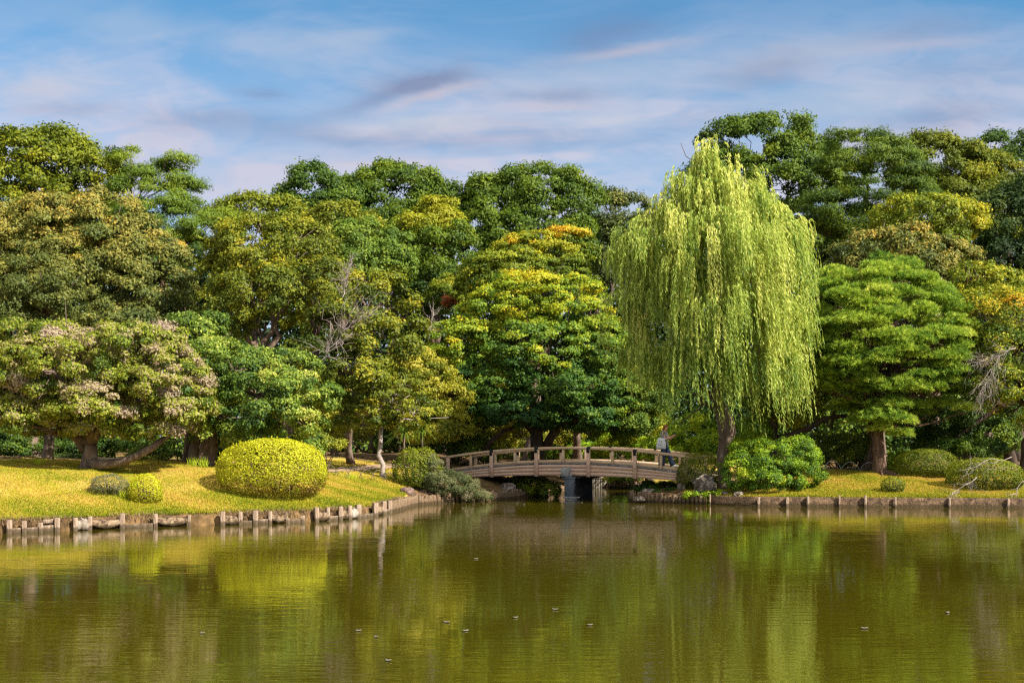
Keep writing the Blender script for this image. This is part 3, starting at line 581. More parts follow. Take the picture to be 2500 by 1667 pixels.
tree("broadleaf_tree", "tallest dark green tree, rising above the willow on the skyline", "tree", (1860,80), [(1850,372,110,70,80),(1930,398,80,76,80),(2000,430,70,85,80),(1760,362,45,32,80),(1900,322,70,32,80),(1800,322,45,28,80),(1900,460,130,90,79),(1780,460,90,90,79),(1725,350,18,28,80),(1960,560,90,90,79)], FOL['zelkova'], bark=BARK_DARK, r0=.55, r1=.3, r=.9, leaf=(.14,.07), cov=1.3, grp=G_BACK, tvar=.25)
tree("pine_tree", "tall pointed pine with reddish trunk standing on the skyline right of the willow", "tree", (2130,70), [(2120,330,30,25,70),(2150,390,90,40,70),(2090,410,80,40,70),(2160,480,110,50,70),(2110,380,75,40,70),(2150,430,100,45,70),(2050,440,60,40,70),(2190,480,80,45,70),(2040,510,80,40,70),(2000,470,40,30,70),(2120,560,90,45,70),(2220,530,60,40,70),(1990,580,50,40,70),(2060,350,25,22,70),(2200,385,30,20,70)], FOL['pineback'], bark=BARK_RED, fork=(2130,520,70), r0=.35, r1=.22, r=.7, leaf=(.12,.022), cov=1.0, flat=.45, rough=.3, grp=G_BACK, dens=1.5, back=.3)
tree("broadleaf_tree", "wide olive tree sloping down the skyline right of the tall pine", "tree", (2350,76), [(2300,420,130,70,76),(2400,450,90,70,76),(2260,380,70,35,76),(2350,530,150,80,75),(2460,500,60,60,76)], FOL['olivegold'], r0=.45, r1=.3, r=.85, leaf=(.13,.065), cov=1.3, grp=G_BACK, bias=[-.12,-.1,-.1,-.15,-.1])
tree("broadleaf_tree", "dark bluish green treetop at the far right of the skyline", "tree", (2440,92), [(2430,370,60,40,92),(2490,380,60,50,92),(2460,430,90,50,92),(2320,380,30,25,92)], FOL['deep'], bark=BARK_DARK, r0=.4, r1=.25, r=.9, leaf=(.16,.08), cov=1.1, grp=G_BACK)
tree("broadleaf_tree", "shaded blue-green tree at the right edge below the olive trees", "tree", (2480,66), [(2480,560,90,90,66),(2520,480,60,50,66),(2450,640,90,60,66),(2540,660,80,80,66)], FOL['deepblue'], bark=BARK_DARK, r0=.4, r1=.25, r=.8, leaf=(.12,.06), cov=1.2, grp=G_MID)
tree("autumn_tree", "orange-tinted tree in front of the tall pine on the right", "tree", (2280,64), [(2270,530,100,50,64),(2200,530,60,40,64),(2350,540,60,40,64),(2250,600,110,50,64)], FOL['autumn'], r0=.3, r1=.2, r=.65, leaf=(.11,.055), cov=1.1, grp=G_MID, bias=[0,-.05,.15,-.25])
tree("broadleaf_tree", "cream-tipped olive tree just above the front pine", "tree", (2150,60), [(2130,610,80,50,60),(2220,620,110,60,60),(2060,640,45,35,60),(2300,640,80,50,60),(2200,700,140,60,60),(2330,720,70,50,60)], FOL['brownolive'], r0=.3, r1=.2, r=.6, leaf=(.10,.05), cov=1.3, grp=G_MID, tvar=.35)
tree("autumn_tree", "small orange-leaved tree right of the front pine's top", "tree", (2420,58), [(2390,680,70,30,58),(2440,700,50,30,58),(2400,730,80,40,58)], FOL['autumn'], r0=.2, r1=.12, r=.5, leaf=(.10,.05), cov=1.1, grp=G_MID)

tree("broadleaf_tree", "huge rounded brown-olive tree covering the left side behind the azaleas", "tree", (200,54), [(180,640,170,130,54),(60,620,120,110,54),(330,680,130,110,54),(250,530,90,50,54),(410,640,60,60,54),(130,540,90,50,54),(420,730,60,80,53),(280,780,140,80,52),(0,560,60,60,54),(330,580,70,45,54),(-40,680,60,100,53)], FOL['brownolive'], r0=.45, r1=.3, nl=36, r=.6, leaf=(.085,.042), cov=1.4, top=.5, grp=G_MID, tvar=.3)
tree("broadleaf_tree", "grey-green rounded tree in front of the huge brown-olive tree at the left edge", "tree", (70,47), [(90,700,110,65,47),(30,760,100,60,47),(160,730,50,45,47)], FOL['brownolive'], r0=.3, r1=.2, r=.5, leaf=(.07,.035), cov=1.4, grp=G_MID, bias=[-.05,-.12,-.15], tvar=.25)
tree("broadleaf_tree", "yellow-olive tree with twisting bare limbs left of the white dead twigs", "tree", (700,50), [(640,620,120,90,51),(720,620,100,90,51),(570,680,80,80,51),(650,720,120,70,50),(780,700,80,70,50),(560,760,70,60,50)], FOL['olivegold'], fork=(640,880,50), r0=.26, r1=.2, nl=34, r=.5, leaf=(.075,.037), cov=1.1, grp=G_MID, bias=[.08,.05,-.05,-.05,0,-.2], tvar=.33, inner=.05, lean=(.5,0,0))
tree("broadleaf_tree", "olive-leaved sprawling tree with dead white branches in its crown", "tree", (860,50), [(890,740,90,60,48),(960,760,60,80,48),(840,800,90,70,47),(930,840,90,70,47),(780,880,90,60,47),(1000,840,30,60,47),(870,900,80,50,46.5)], FOL['olivegold'], fork=(830,960,48), r0=.15, r1=.12, nl=40, r=.45, leaf=(.07,.035), cov=1.05, grp=G_MID, bias=[.0,.0,-.12,-.1,-.2,-.05,-.1], tvar=.33, inner=.05)
# the azalea-like low tree in front
rt5, cp5 = tree("azalea_tree", "wide low umbrella-shaped azalea tree on the left lawn with a crooked grey trunk", "tree", (212,38.2),
    [(190,900,170,75,38.4,2.3),(330,850,130,55,38.6,1.8),(100,940,120,70,38.4,1.8),(400,930,110,70,38.2,1.7),(260,990,150,55,37.9,1.6),(60,1010,110,45,38,1.4),(440,1000,70,50,38,1.0),(150,840,90,45,39,1.5),(230,1040,60,25,37.8,.8),(380,1045,80,25,38,.8)], FOL['azalea'], bark=BARK, fork=(222,1085,38.2), r0=.27, r1=.2, nl=60, sub=3, r=.30, dens=1.3, leaf=(.048,.024), cov=1.25, flat=.6, tvar=.38, inner=.05, flare=1.35)
mb = MB(); p0 = np.array([(212-CX)/F*38.2, 38.2, gz((212-CX)/F*38.2, 38.2)])
pts = [p0+np.array([.1,-.1,.12]), P(262,1134,38.0), P(300,1128,37.8), P(335,1112,37.6), P(372,1092,37.6), P(400,1070,37.8), P(425,1050,38)]
mb.tube(pts, [.2,.15,.13,.12,.11,.09,.06], 8)
mb.tube([P(205,1100,38.2), P(188,1075,38.2), P(165,1060,38.1), P(150,1040,38.1)], [.15,.11,.09,.05], 7); mb.build("low_branch", BARK, rt5, True, origin=tuple(rt5.location))
tree("azalea_tree", "smaller azalea tree at the left edge with a pale double trunk", "tree", (118,42), [(60,860,110,60,42,1.5),(0,930,90,70,42,1.4),(120,960,80,60,42,1.2),(40,820,70,35,42.5,1.2)], FOL['azalea'], fork=(120,1060,42), r0=.2, r1=.16, r=.33, leaf=(.05,.025), cov=1.2, flat=.6, tvar=.4, bias=[-.1]*4)
mb = MB(); x0 = (134-CX)/F*42; mb.tube([(x0,42.1,.9),(x0,42.1,1.9),(x0+.05,42.1,3)], [.13,.11,.09], 8)
# twin-trunked evergreen
rt6, _ = tree("evergreen_tree", "spreading green tree with a cluster of thick pale trunks left of the big round bush", "tree", (508,40.6),
    [(560,900,110,55,41,1.6),(640,950,100,60,40.6,1.5),(500,870,80,40,41.5,1.3),(600,1010,120,50,40.4,1.5),(720,1010,70,50,41,1.2),(690,900,70,45,41.5,1.2),(480,800,60,35,42,1.2),(560,1060,90,30,41,1.2),(760,960,50,40,41.5,1)], FOL['green'], fork=(505,960,41), r0=.24, r1=.2, nl=44, r=.36, leaf=(.055,.026), cov=1.15, flat=.6, tvar=.38, inner=.05, flare=1.25, lean=(.05,0,0))
mb = MB()
for px, dd, rr in ((478,40.9,.30),(452,41.3,.13),(492,40.5,.14)):
    x0 = (px-CX)/F*dd; mb.tube([(x0-.05,dd,gz(x0,dd)-.2),(x0,dd,1.6),(x0+.1,dd,2.2),(x0+.12,dd+.1,3.2)], [rr*1.3,rr*1.05,rr,rr*.7], 10)
mb.build("trunk_cluster", BARK, rt6, True, origin=tuple(rt6.location))
tree("slender_tree", "small pale-trunked tree standing behind the lawn between the round bush and the bridge", "tree", (932,47.5),
    [(930,960,100,50,47.5,1.4),(880,1010,80,40,47.5,1.2),(1000,1000,60,40,47.5,1.0),(930,920,70,35,47.8,1.0),(850,960,40,40,47.5,.8)], FOL['olivegold'], bark=TWIG, fork=(932,1040,47.5), r0=.10, r1=.08, nl=34, sub=3, r=.34, leaf=(.06,.026), cov=.8, flat=.45, tvar=.3, bias=[-.12]*5, inner=.1)
for lab, px, d, bl in (("yellow-leaved tree right behind the slender pale-trunked tree", 1045, 53.5, [(1030,930,75,55,53.5),(1075,980,70,50,53.5),(1000,890,55,45,53.5),(985,1010,55,35,53),(1100,1035,45,35,53),(1045,1055,80,26,53)]),
                   ("pale yellow tree behind the gap left of the bridge maple", 1160, 60, [(1160,960,70,60,60),(1140,1050,80,40,60),(1220,1040,60,40,60),(1090,900,50,50,60)]),
                   ("yellow-green tree seen under the willow's left side", 1590, 60, [(1490,900,60,70,60),(1530,970,70,60,60),(1470,1000,60,50,60),(1560,1040,70,40,60),(1480,820,50,50,60)]),
                   ("yellowish tree filling the gap behind the azalea and the green tree", 820, 56, [(810,960,70,50,56),(760,1030,60,40,56),(860,1050,60,30,56),(720,1060,50,30,56)])):
    tree("autumn_tree", lab, "tree", (px,d), bl, FOL['yellow'] if px < 1300 else FOL['autumn'], r0=.18, r1=.12, r=.5, leaf=(.075,.036), cov=1.0, tvar=.35, flat=.6, grp=G_MID, bias=[-.1]*len(bl))
tree("autumn_tree", "pale yellow-green low tree glimpsed behind the bridge maple's trunk", "tree", (1290,66), [(1290,1060,80,40,66),(1230,1000,60,50,66),(1360,1040,70,50,66),(1180,930,60,60,66)], FOL['yellow'], r0=.15, r1=.1, r=.5, leaf=(.08,.038), cov=1.0, tvar=.3, bias=[-.15]*4)
# orange-topped tree and the maple
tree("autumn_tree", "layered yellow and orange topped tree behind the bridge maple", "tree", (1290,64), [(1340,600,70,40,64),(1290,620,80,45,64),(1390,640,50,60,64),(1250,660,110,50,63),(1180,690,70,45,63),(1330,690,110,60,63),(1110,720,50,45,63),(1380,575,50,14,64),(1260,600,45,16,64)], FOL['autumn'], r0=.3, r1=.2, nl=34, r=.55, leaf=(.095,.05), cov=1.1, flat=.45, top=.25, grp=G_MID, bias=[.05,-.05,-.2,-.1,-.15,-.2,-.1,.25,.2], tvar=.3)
tree("maple_tree", "big spreading maple behind the bridge with many forking limbs and gold-tipped top", "tree", (1312,56),
    [(1290,740,110,70,56.5,3),(1210,780,90,70,56.5,2.6),(1380,760,100,80,56.5,2.6),(1130,850,90,70,56,2.4),(1300,860,150,80,55.5,2.8),(1450,860,80,80,56,2.4),(1200,940,120,60,55.5,2.4),(1360,950,140,50,55,2.4),(1480,950,70,60,56,2),(1270,1010,110,35,54.5,1.6),(1420,1020,80,30,55,1.4),(1080,920,60,50,56,1.6),(1170,1000,60,35,55,1.4)],
    FOL['maple'], bark=BARK_DARK, fork=(1312,1035,56), r0=.36, r1=.26, nl=64, sub=3, r=.5, leaf=(.075,.042), cov=1.0, flat=.5, top=.48, tvar=.28, bias=[.12,.12,.08,.2,0,.05,-.05,-.1,0,-.15,-.08,.25,.05], inner=.06)  # bias lifts the left-hand blobs: sunlight put into the leaf colour
mb = MB()
rootm = bpy.data.objects[-1] if False else [o for o in COL.objects if o.name.startswith("maple_tree")][0]
for pts, rr in (([(1330,1095,56),(1360,1040,55.8),(1400,990,55.6),(1440,950,55.5)], (.22,.18,.13,.07)), ([(1308,1060,56),(1270,1020,55.8),(1225,985,55.7),(1180,960,55.6)], (.18,.15,.10,.05)),
                ([(1185,1100,55.5),(1195,1080,55.5),(1230,1052,55.4),(1290,1030,55.5)], (.12,.11,.09,.06)), ([(1318,1050,56),(1330,1000,55.8),(1325,940,55.6),(1345,890,55.5)], (.2,.15,.11,.06))):
    mb.tube([P(*p) for p in pts], rr, 8)
mb.build("limb", BARK_DARK, rootm, True, origin=tuple(rootm.location))
tree("broadleaf_tree", "short multi-stemmed tree behind the right half of the bridge", "tree", (1412,65.5), [(1420,1010,70,40,58,1.4),(1480,1040,60,35,58,1.2),(1370,1030,50,30,58,1.2),(1540,1010,60,50,57,1.4),(1580,960,50,50,57,1.4)], FOL['green'], bark=BARK, fork=(1408,1055,64), r0=.26, r1=.18, nl=30, r=.4, leaf=(.08,.035), cov=1.0, tvar=.3)
tree("red_maple", "small reddish-leaved treetop left of the bridge maple's crown", "tree", (1085,66), [(1088,702,22,16,66),(1110,730,26,18,66)], FOL['red'], r0=.1, r1=.05, r=.35, leaf=(.09,.04), cov=.9, flat=.4, nl=8)

# ------------------------------------------------------------------ willow
def willow():
    px, d = 1768, 46.8; x = (px-CX)/F*d; z = gz(x, d); org = np.array([x, d, z])
    root = empty("willow_tree", org, "tall weeping willow with pale yellow-green hanging branches right of the bridge", "tree")
    domes = [(1728,385,26,40,46.8,.5),(1735,420,40,60,46.8,.7),(1740,480,90,60,46.8,1.2),(1655,525,70,60,46.8,1.2),(1590,570,60,50,46.9,1.0),(1830,510,60,60,46.8,1.2),(1885,560,70,60,46.8,1.2),(1545,640,45,50,46.9,.9),(1740,600,170,90,46.2,2.4),(1915,640,55,80,46.8,1.2),(1590,740,85,80,46.5,1.5),(1530,730,25,30,46.9,.6),(1760,770,140,80,45.5,1.8),(1905,780,55,85,46.4,1.2),(1570,860,45,60,46.8,1.0),(1850,880,95,60,45.8,1.3),(1690,455,60,55,46.8,.9),(1800,450,50,50,46.8,.8),(1560,600,50,45,46.9,.9),(1690,880,100,70,45.6,1.3),(1800,660,80,50,45.4,1.2),(1680,660,60,40,45.4,1.1),(1860,740,60,40,45.2,1.0)]
    roots = []; tn = []
    for b in domes:
        c, R = blob(b); n = int(8.0*(R[0]*R[2]+R[0]*R[1]+R[1]*R[2]))
        v = rsph(n); v[:, 2] = np.abs(v[:, 2])*1.05-0.12; v = unit(v)
        v[:, 1] = np.where(RNG.random(n) < 0.62, -np.abs(v[:, 1]), v[:, 1])
        f = np.where(RNG.random(n) < .10, RNG.uniform(1.05, 1.35, n), RNG.uniform(0.5, 1.03, n))[:, None]; gap = (np.sin(v[:, 0]*9+b[0])+np.sin(v[:, 1]*7+b[1])+.8*np.sin(v[:, 2]*8+b[0]*.3)) > -1.0; v = v[gap]; f = f[gap]; n = len(v); roots.append(np.concatenate([c+v*R*f, v], 1))
    Rr = np.concatenate(roots); Rr = Rr[Rr[:, 0]/Rr[:, 1]*F+CX < 1985]; nb = len(Rr)
    per = 11; bi = np.repeat(np.arange(nb), per); n = len(bi)
    st = Rr[bi, :3]+RNG.normal(size=(n, 3))*0.17; outd = Rr[bi, 3:6].copy(); outd[:, 2] = 0.1; outd = unit(outd)
    L = np.clip(RNG.lognormal(.30, .45, nb), .45, 3.6)[bi]*RNG.uniform(.55, 1.2, n)
    lowz = P(0, 1078, 46)[2]+RNG.uniform(0, .7, n)+.22*np.maximum(0, np.abs(st[:, 0]-8.2)-1.4)**1.3+.35*np.sin(st[:, 0]*3.1)
    L = np.minimum(L, np.maximum(st[:, 2]-lowz, 0.4))
    # a few long trailing strands at the bottom
    k = 34; si = np.repeat(np.arange(n), k); m = len(si); s = (np.tile(np.arange(k), n)+RNG.uniform(0, 1, m))/k
    Ls = L[si]; arch = (1-np.exp(-3.2*s))
    sway = np.array([0.10, 0, 0])
    pos = st[si]+outd[si]*(0.42*arch)[:, None]*np.minimum(Ls, 1.6)[:, None]*0.75+sway*(s*Ls)[:, None]*(0.6+0.8*np.sin(bi[si]*1.7)[:, None]*.5)
    pos[:, 2] += 0.22*np.sin(np.minimum(s*5, PI))*0.5-Ls*s*(0.25+0.75*np.minimum(1, s*2.5))
    pos += RNG.normal(size=(m, 3))*0.02
    U = unit(np.stack([RNG.normal(0.10, .30, m), RNG.normal(0, .30, m), -np.ones(m)], 1)+outd[si]*np.exp(-3*s)[:, None]*0.8)
    N = unit(RNG.normal(size=(m, 3))+outd[si]*0.8+np.array([0, 0, .25])); N = unit(N-U*np.sum(N*U, 1, keepdims=True))
    tone = 0.52+RNG.normal(0, .17, nb)[bi[si]]+RNG.normal(0, .16, m)+0.025*(pos[:, 2]-8)
    sz = RNG.uniform(.7, 1.25, m)
    leaf_mesh("crown", pos+U*0.04, N, 0.085*sz, 0.0165*sz, np.clip(tone, 0, 1), FOL['willow'], root, U=U, origin=org)
    mb = MB(); kn = P(1772, 1045, 46.8); top = P(1750, 860, 46.8)
    # gnarled trunk with a knotty swelling
    tp = [org-np.array([0, 0, .3]), org+np.array([0, 0, .15]), P(1762,1110,46.8), P(1772,1075,46.8), P(1775,1055,46.8), P(1772,1030,46.8), P(1763,1005,46.8), P(1750,960,46.8), P(1748,860,46.8)]
    mb.tube(tp, [.30,.22,.20,.24,.34,.33,.27,.2,.16], 12)
    for k_, e in enumerate([(1700,980,46.6),(1650,900,46.8),(1820,880,46.6),(1740,700,46.8),(1860,700,46.8),(1640,640,46.8),(1745,480,46.8),(1830,560,46.8),(1900,800,46.6),(1590,720,46.8)]):
        a = tp[6] if k_ < 2 else tp[7+(k_ > 5)]
        p = curve_pts(a, P(*e), 8, .1, .06); mb.tube(p, np.linspace(.11, .03, 8), 7)
        for _ in range(7):
            q = p[RNG.integers(2, 8)]; mb.tube(curve_pts(q, q+RNG.normal(size=3)*np.array([1.0, .7, .8])+np.array([0, 0, .7]), 5, .15), np.linspace(.03, .01, 5), 4)
    # bumps on the knot
    for _ in range(16):
        a = RNG.uniform(0, 6.28); q = np.array([math.cos(a), math.sin(a), 0]); z_ = RNG.uniform(-.35, .5)
        c = P(1774, 1050, 46.8)+q*.22+UP*z_; mb.tube([c-q*.06, c+q*.05, c+q*.10], [.10, .085, .03], 7)
    mb.build("trunk", BARK, root, True, origin=org)
willow()
rt, _ = tree("broadleaf_tree", "dark reddish trunk with low curving limbs behind the willow's right side", "tree", (1892,52), [(1900,930,90,60,52,1.5),(1990,960,70,40,52,1.2),(1940,1000,60,30,52,1),(1840,960,50,50,52,1),(2010,900,50,50,53,1.2)], FOL['autumn'], bark=BARK_DARK, fork=(1890,1010,52), r0=.22, r1=.17, nl=30, r=.4, leaf=(.065,.03), cov=.8, tvar=.35, bias=[-.2,-.05,.05,-.25,-.2])
mb = MB(); mb.tube([P(1895,1070,52), P(1930,1062,51.6), P(1975,1045,51.2), P(2010,1022,51), P(2060,1015,50.9), P(2100,1025,50.8)], [.14,.12,.12,.11,.09,.05], 8)
mb.tube([P(2012,1024,51), P(2030,1045,51), P(2036,1000,51), P(2045,960,51)], [.09,.08,.07,.04], 7); mb.build("low_branch", BARK_DARK, rt, True, origin=tuple(rt.location))

# ------------------------------------------------------------------ pines
def pine():
    px, d = 2148, 49.0; x = (px-CX)/F*d; z = gz(x, d); org = np.array([x, d, z])
    root = empty("pine_tree", org, "dome-shaped bright green pine with layered pads on the right lawn", "tree")
    pads = []
    def pad(px, py, w, dd=0, h=None): pads.append((px, py, w, 49+dd, h or w*0.42))
    cnt_ = 0
    while cnt_ < 255:
        a_ = RNG.uniform(0, 2*PI); q_ = math.sqrt(RNG.random()); ux, uy = math.cos(a_)*q_, math.sin(a_)*q_
        if uy < -.75: continue
        px_, py_ = 2172+ux*205-uy*uy*10-(uy > .3)*25*uy, 845-uy*(212 if uy > 0 else 150)
        front = RNG.random() < .68; dep = math.sqrt(max(0.03, 1-ux*ux-uy*uy))*2.7*(-1 if front else 1)*RNG.uniform(.8, 1.05)
        if front and ((px_-2205)/48)**2+((py_-800)/16)**2 < 1: continue
        if front and ((px_-2165)/60)**2+((py_-905)/15)**2 < 1: continue
        if front and ((px_-2240)/36)**2+((py_-895)/20)**2 < 1: continue
        pad(px_, py_, RNG.uniform(26, 46), dep, RNG.uniform(13, 21)); cnt_ += 1
    for a in ((2110,1005,70),(2170,990,70),(2080,985,60),(2220,995,60),(2150,1020,75),(2190,1030,60),(2060,1000,50),(2110,1030,50),(2250,1010,40),(2150,1050,40),(2200,1062,40),(2300,990,60),(2340,960,55),(2360,1000,40)): pad(a[0], a[1], a[2]*.8, RNG.uniform(-1.6, .6))
    Pd = np.array([[*P(p[0], p[1], p[3]), p[2]/F*49, p[4]/F*49] for p in pads])
    nt = (Pd[:, 3]**2*330).astype(int)+34
    idx = np.repeat(np.arange(len(Pd)), nt); N = len(idx)
    v = rsph(N); v[:, 2] = np.abs(v[:, 2])*1.1-0.15; v = unit(v); rr = RNG.uniform(.45, 1.05, N)[:, None]
    tc = Pd[idx, :3]+v*rr*np.stack([Pd[idx, 3], Pd[idx, 3], Pd[idx, 4]], 1)
    k = 15; ti = np.repeat(np.arange(N), k); m = len(ti)
    dirs = unit(v[ti]*0.55+rsph(m)*0.85+np.array([0, 0, .55]))
    l = 0.075*RNG.uniform(.7, 1.25, m); nrm = unit(np.cross(dirs, rsph(m)))
    nrm = unit(nrm+np.array([0, -.2, .5])); nrm = unit(nrm-dirs*np.sum(nrm*dirs, 1, keepdims=True))
    tone = .45+RNG.normal(0, .13, len(Pd))[idx[ti]]+RNG.normal(0, .15, N)[ti]+RNG.normal(0, .1, m)
    leaf_mesh("crown", tc[ti]+dirs*l[:, None], nrm, l, 0.0105, np.clip(tone, 0, 1), FOL['pine'], root, U=dirs, origin=org)
    mb = MB()
    tp = [org-UP*.3, org+UP*.1, P(2146,1110,49), P(2142,1060,49), P(2144,1010,49), P(2138,940,49), P(2142,860,49), P(2130,780,49), P(2120,700,49)]
    mb.tube(tp, [.40,.30,.25,.235,.22,.18,.14,.10,.05], 12)
    for k_ in range(7):                                    # surface roots
        a = RNG.uniform(-2.8, -.2); e = org+np.array([math.cos(a)*1.2, math.sin(a)*.9, 0]); e[2] = gz(e[0], e[1])+.01
        mb.tube(curve_pts(org+UP*.12, e, 5, .1), [.12,.09,.06,.04,.015], 6)
    for i, p in enumerate(Pd):
        if i % 2: continue
        tpa = np.array(tp); hd_ = np.hypot(p[0]-x, p[1]-d); za = np.clip(p[2]-.2-.30*hd_, P(0, 1035, 49)[2], tpa[-1][2]); j = 0
        a = np.array([np.interp(za, tpa[:, 2], tpa[:, q_]) for q_ in range(3)])
        e = p[:3]-UP*p[4]*.6; dd = np.linalg.norm(e-a)
        q = curve_pts(a, e, 7, .16, -.04); mb.tube(q, np.linspace(min(.06, .02+dd*.012), .016, 7), 6)
        for _ in range(3):
            s_ = q[RNG.integers(3, 7)]; mb.tube(curve_pts(s_, s_+RNG.normal(size=3)*np.array([.35, .3, .08])+UP*.1, 4, .2), np.linspace(.02, .008, 4), 4)
    mb.build("trunk", BARK_RED, root, True, origin=org)
pine()
x0, d0 = (2118-CX)/F*51.5, 51.5
rt, _ = tree("pine_tree", "leaning second trunk half hidden behind the front pine's trunk", "tree", (2108,51.5), [(2160,1000,60,30,52,1.2),(2230,1010,50,25,52,1),(2100,960,50,30,52,1)], FOL['pineback'], bark=BARK_RED, fork=(2135,1020,51.6), r0=.28, r1=.2, nl=14, r=.35, leaf=(.10,.016), cov=.8, flat=.4)
# right-edge trees
tree("cherry_tree", "twiggy yellowing tree with sparse leaves at the right edge", "tree", (2500,48.5), [(2400,760,70,60,49,1.6),(2470,780,70,70,49,1.6),(2430,860,80,60,48.5,1.5),(2500,880,70,80,48.5,1.5),(2440,950,70,50,48,1.3),(2530,1000,70,60,48,1.3),(2410,920,30,40,48,1)], FOL['autumn'], bark=BARK_DARK, fork=(2520,1000,48.5), r0=.25, r1=.16, nl=60, sub=5, r=.4, leaf=(.06,.028), cov=.55, flat=.8, tvar=.4, bias=[.0,.05,-.15,-.1,-.2,-.2,-.2], inner=.3)
mb_root, _ = tree("cherry_tree", "dark drooping tree behind the clipped domes with one long slanting black limb", "tree", (2470,53), [(2330,1020,80,50,52,1.5),(2400,1060,80,40,52,1.4),(2300,1080,60,30,52,1.2),(2450,1010,60,60,52,1.3),(2370,980,60,40,53,1.2)], FOL['deep'], bark=BARK_DARK, fork=(2460,1000,52), r0=.25, r1=.15, nl=30, r=.42, leaf=(.065,.03), cov=1.0, tvar=.35)
mb = MB(); mb.tube([P(2520,960,50), P(2450,990,50.2), P(2400,1020,50.4), P(2360,1050,50.6), P(2310,1085,50.8)], [.18,.15,.11,.08,.04], 8); mb.tube([P(2450,990,50.2), P(2420,975,50.2), P(2385,955,50)], [.16,.13,.08], 8)
mb.build("slanting_limb", BARK_DARK, mb_root, True, origin=tuple(mb_root.location))

# dead twigs
def dead_branch(label, start, end, spread, n, r0=.03, droop=0.0, mat=TWIG, seed=None):
    a, e = P(*start), P(*end); mb = MB(); main = curve_pts(a, e, 7, .12); mb.tube(main, np.linspace(r0, r0*.4, 7), 6)
    L = np.linalg.norm(e-a); u = (e-a)/L
    for _ in range(n):
        i = RNG.integers(1, 6); q = main[i]+(main[i+1]-main[i])*RNG.random() if i < 6 else main[6]
        dr = unit((u*0.8+RNG.normal(size=3)*spread)[None])[0]; l1 = L*RNG.uniform(.25, .6)
        p = curve_pts(q, q+dr*l1-UP*droop*l1, 5, .2); mb.tube(p, np.linspace(r0*.4, r0*.15, 5), 4)
        for _ in range(4):
            q2 = p[RNG.integers(1, 5)]; d2 = unit((dr*.7+RNG.normal(size=3)*spread)[None])[0]; l2 = l1*RNG.uniform(.25, .6)
            mb.tube(curve_pts(q2, q2+d2*l2-UP*droop*l2, 4, .2), np.linspace(r0*.2, r0*.09, 4), 3)
    o = mb.build("dead_branch", mat, origin=a); o.location = a; tag(o, label, "branch", "bare dead branches"); return o
dead_branch("fan of bare white twigs in the upper crown of the sprawling olive tree", (832,745,46.3), (850,655,46.3), .55, 34, .022)
dead_branch("larger spray of bare white twigs in the lower crown of the sprawling olive tree", (775,890,45.6), (870,770,45.6), .65, 44, .026)
dead_branch("bare grey twigs left of the bridge maple's crown", (1045,830,54), (1058,760,54), .5, 18, .03)
dead_branch("tangle of bare grey twigs at the right side of the front pine", (2480,850,46.5), (2385,885,46.5), .7, 40, .02, .3)
dead_branch("bare drooping twigs over the right end of the front pine", (2440,870,46.5), (2390,960,46.5), .55, 30, .018, .4)
dead_branch("bare twigs hanging from the cherry over the concrete wall", (2385,1165,44.2), (2320,1205,43.7), .55, 14, .014, .5)
dead_branch("thin bare branch lying across the front of the clipped dome at the right", (2470,1115,44.6), (2335,1150,44.2), .5, 10, .013, .2)
dead_branch("bare branch reaching down to the water at the right edge", (2510,1165,44), (2455,1215,43.6), .4, 8, .013, .3)

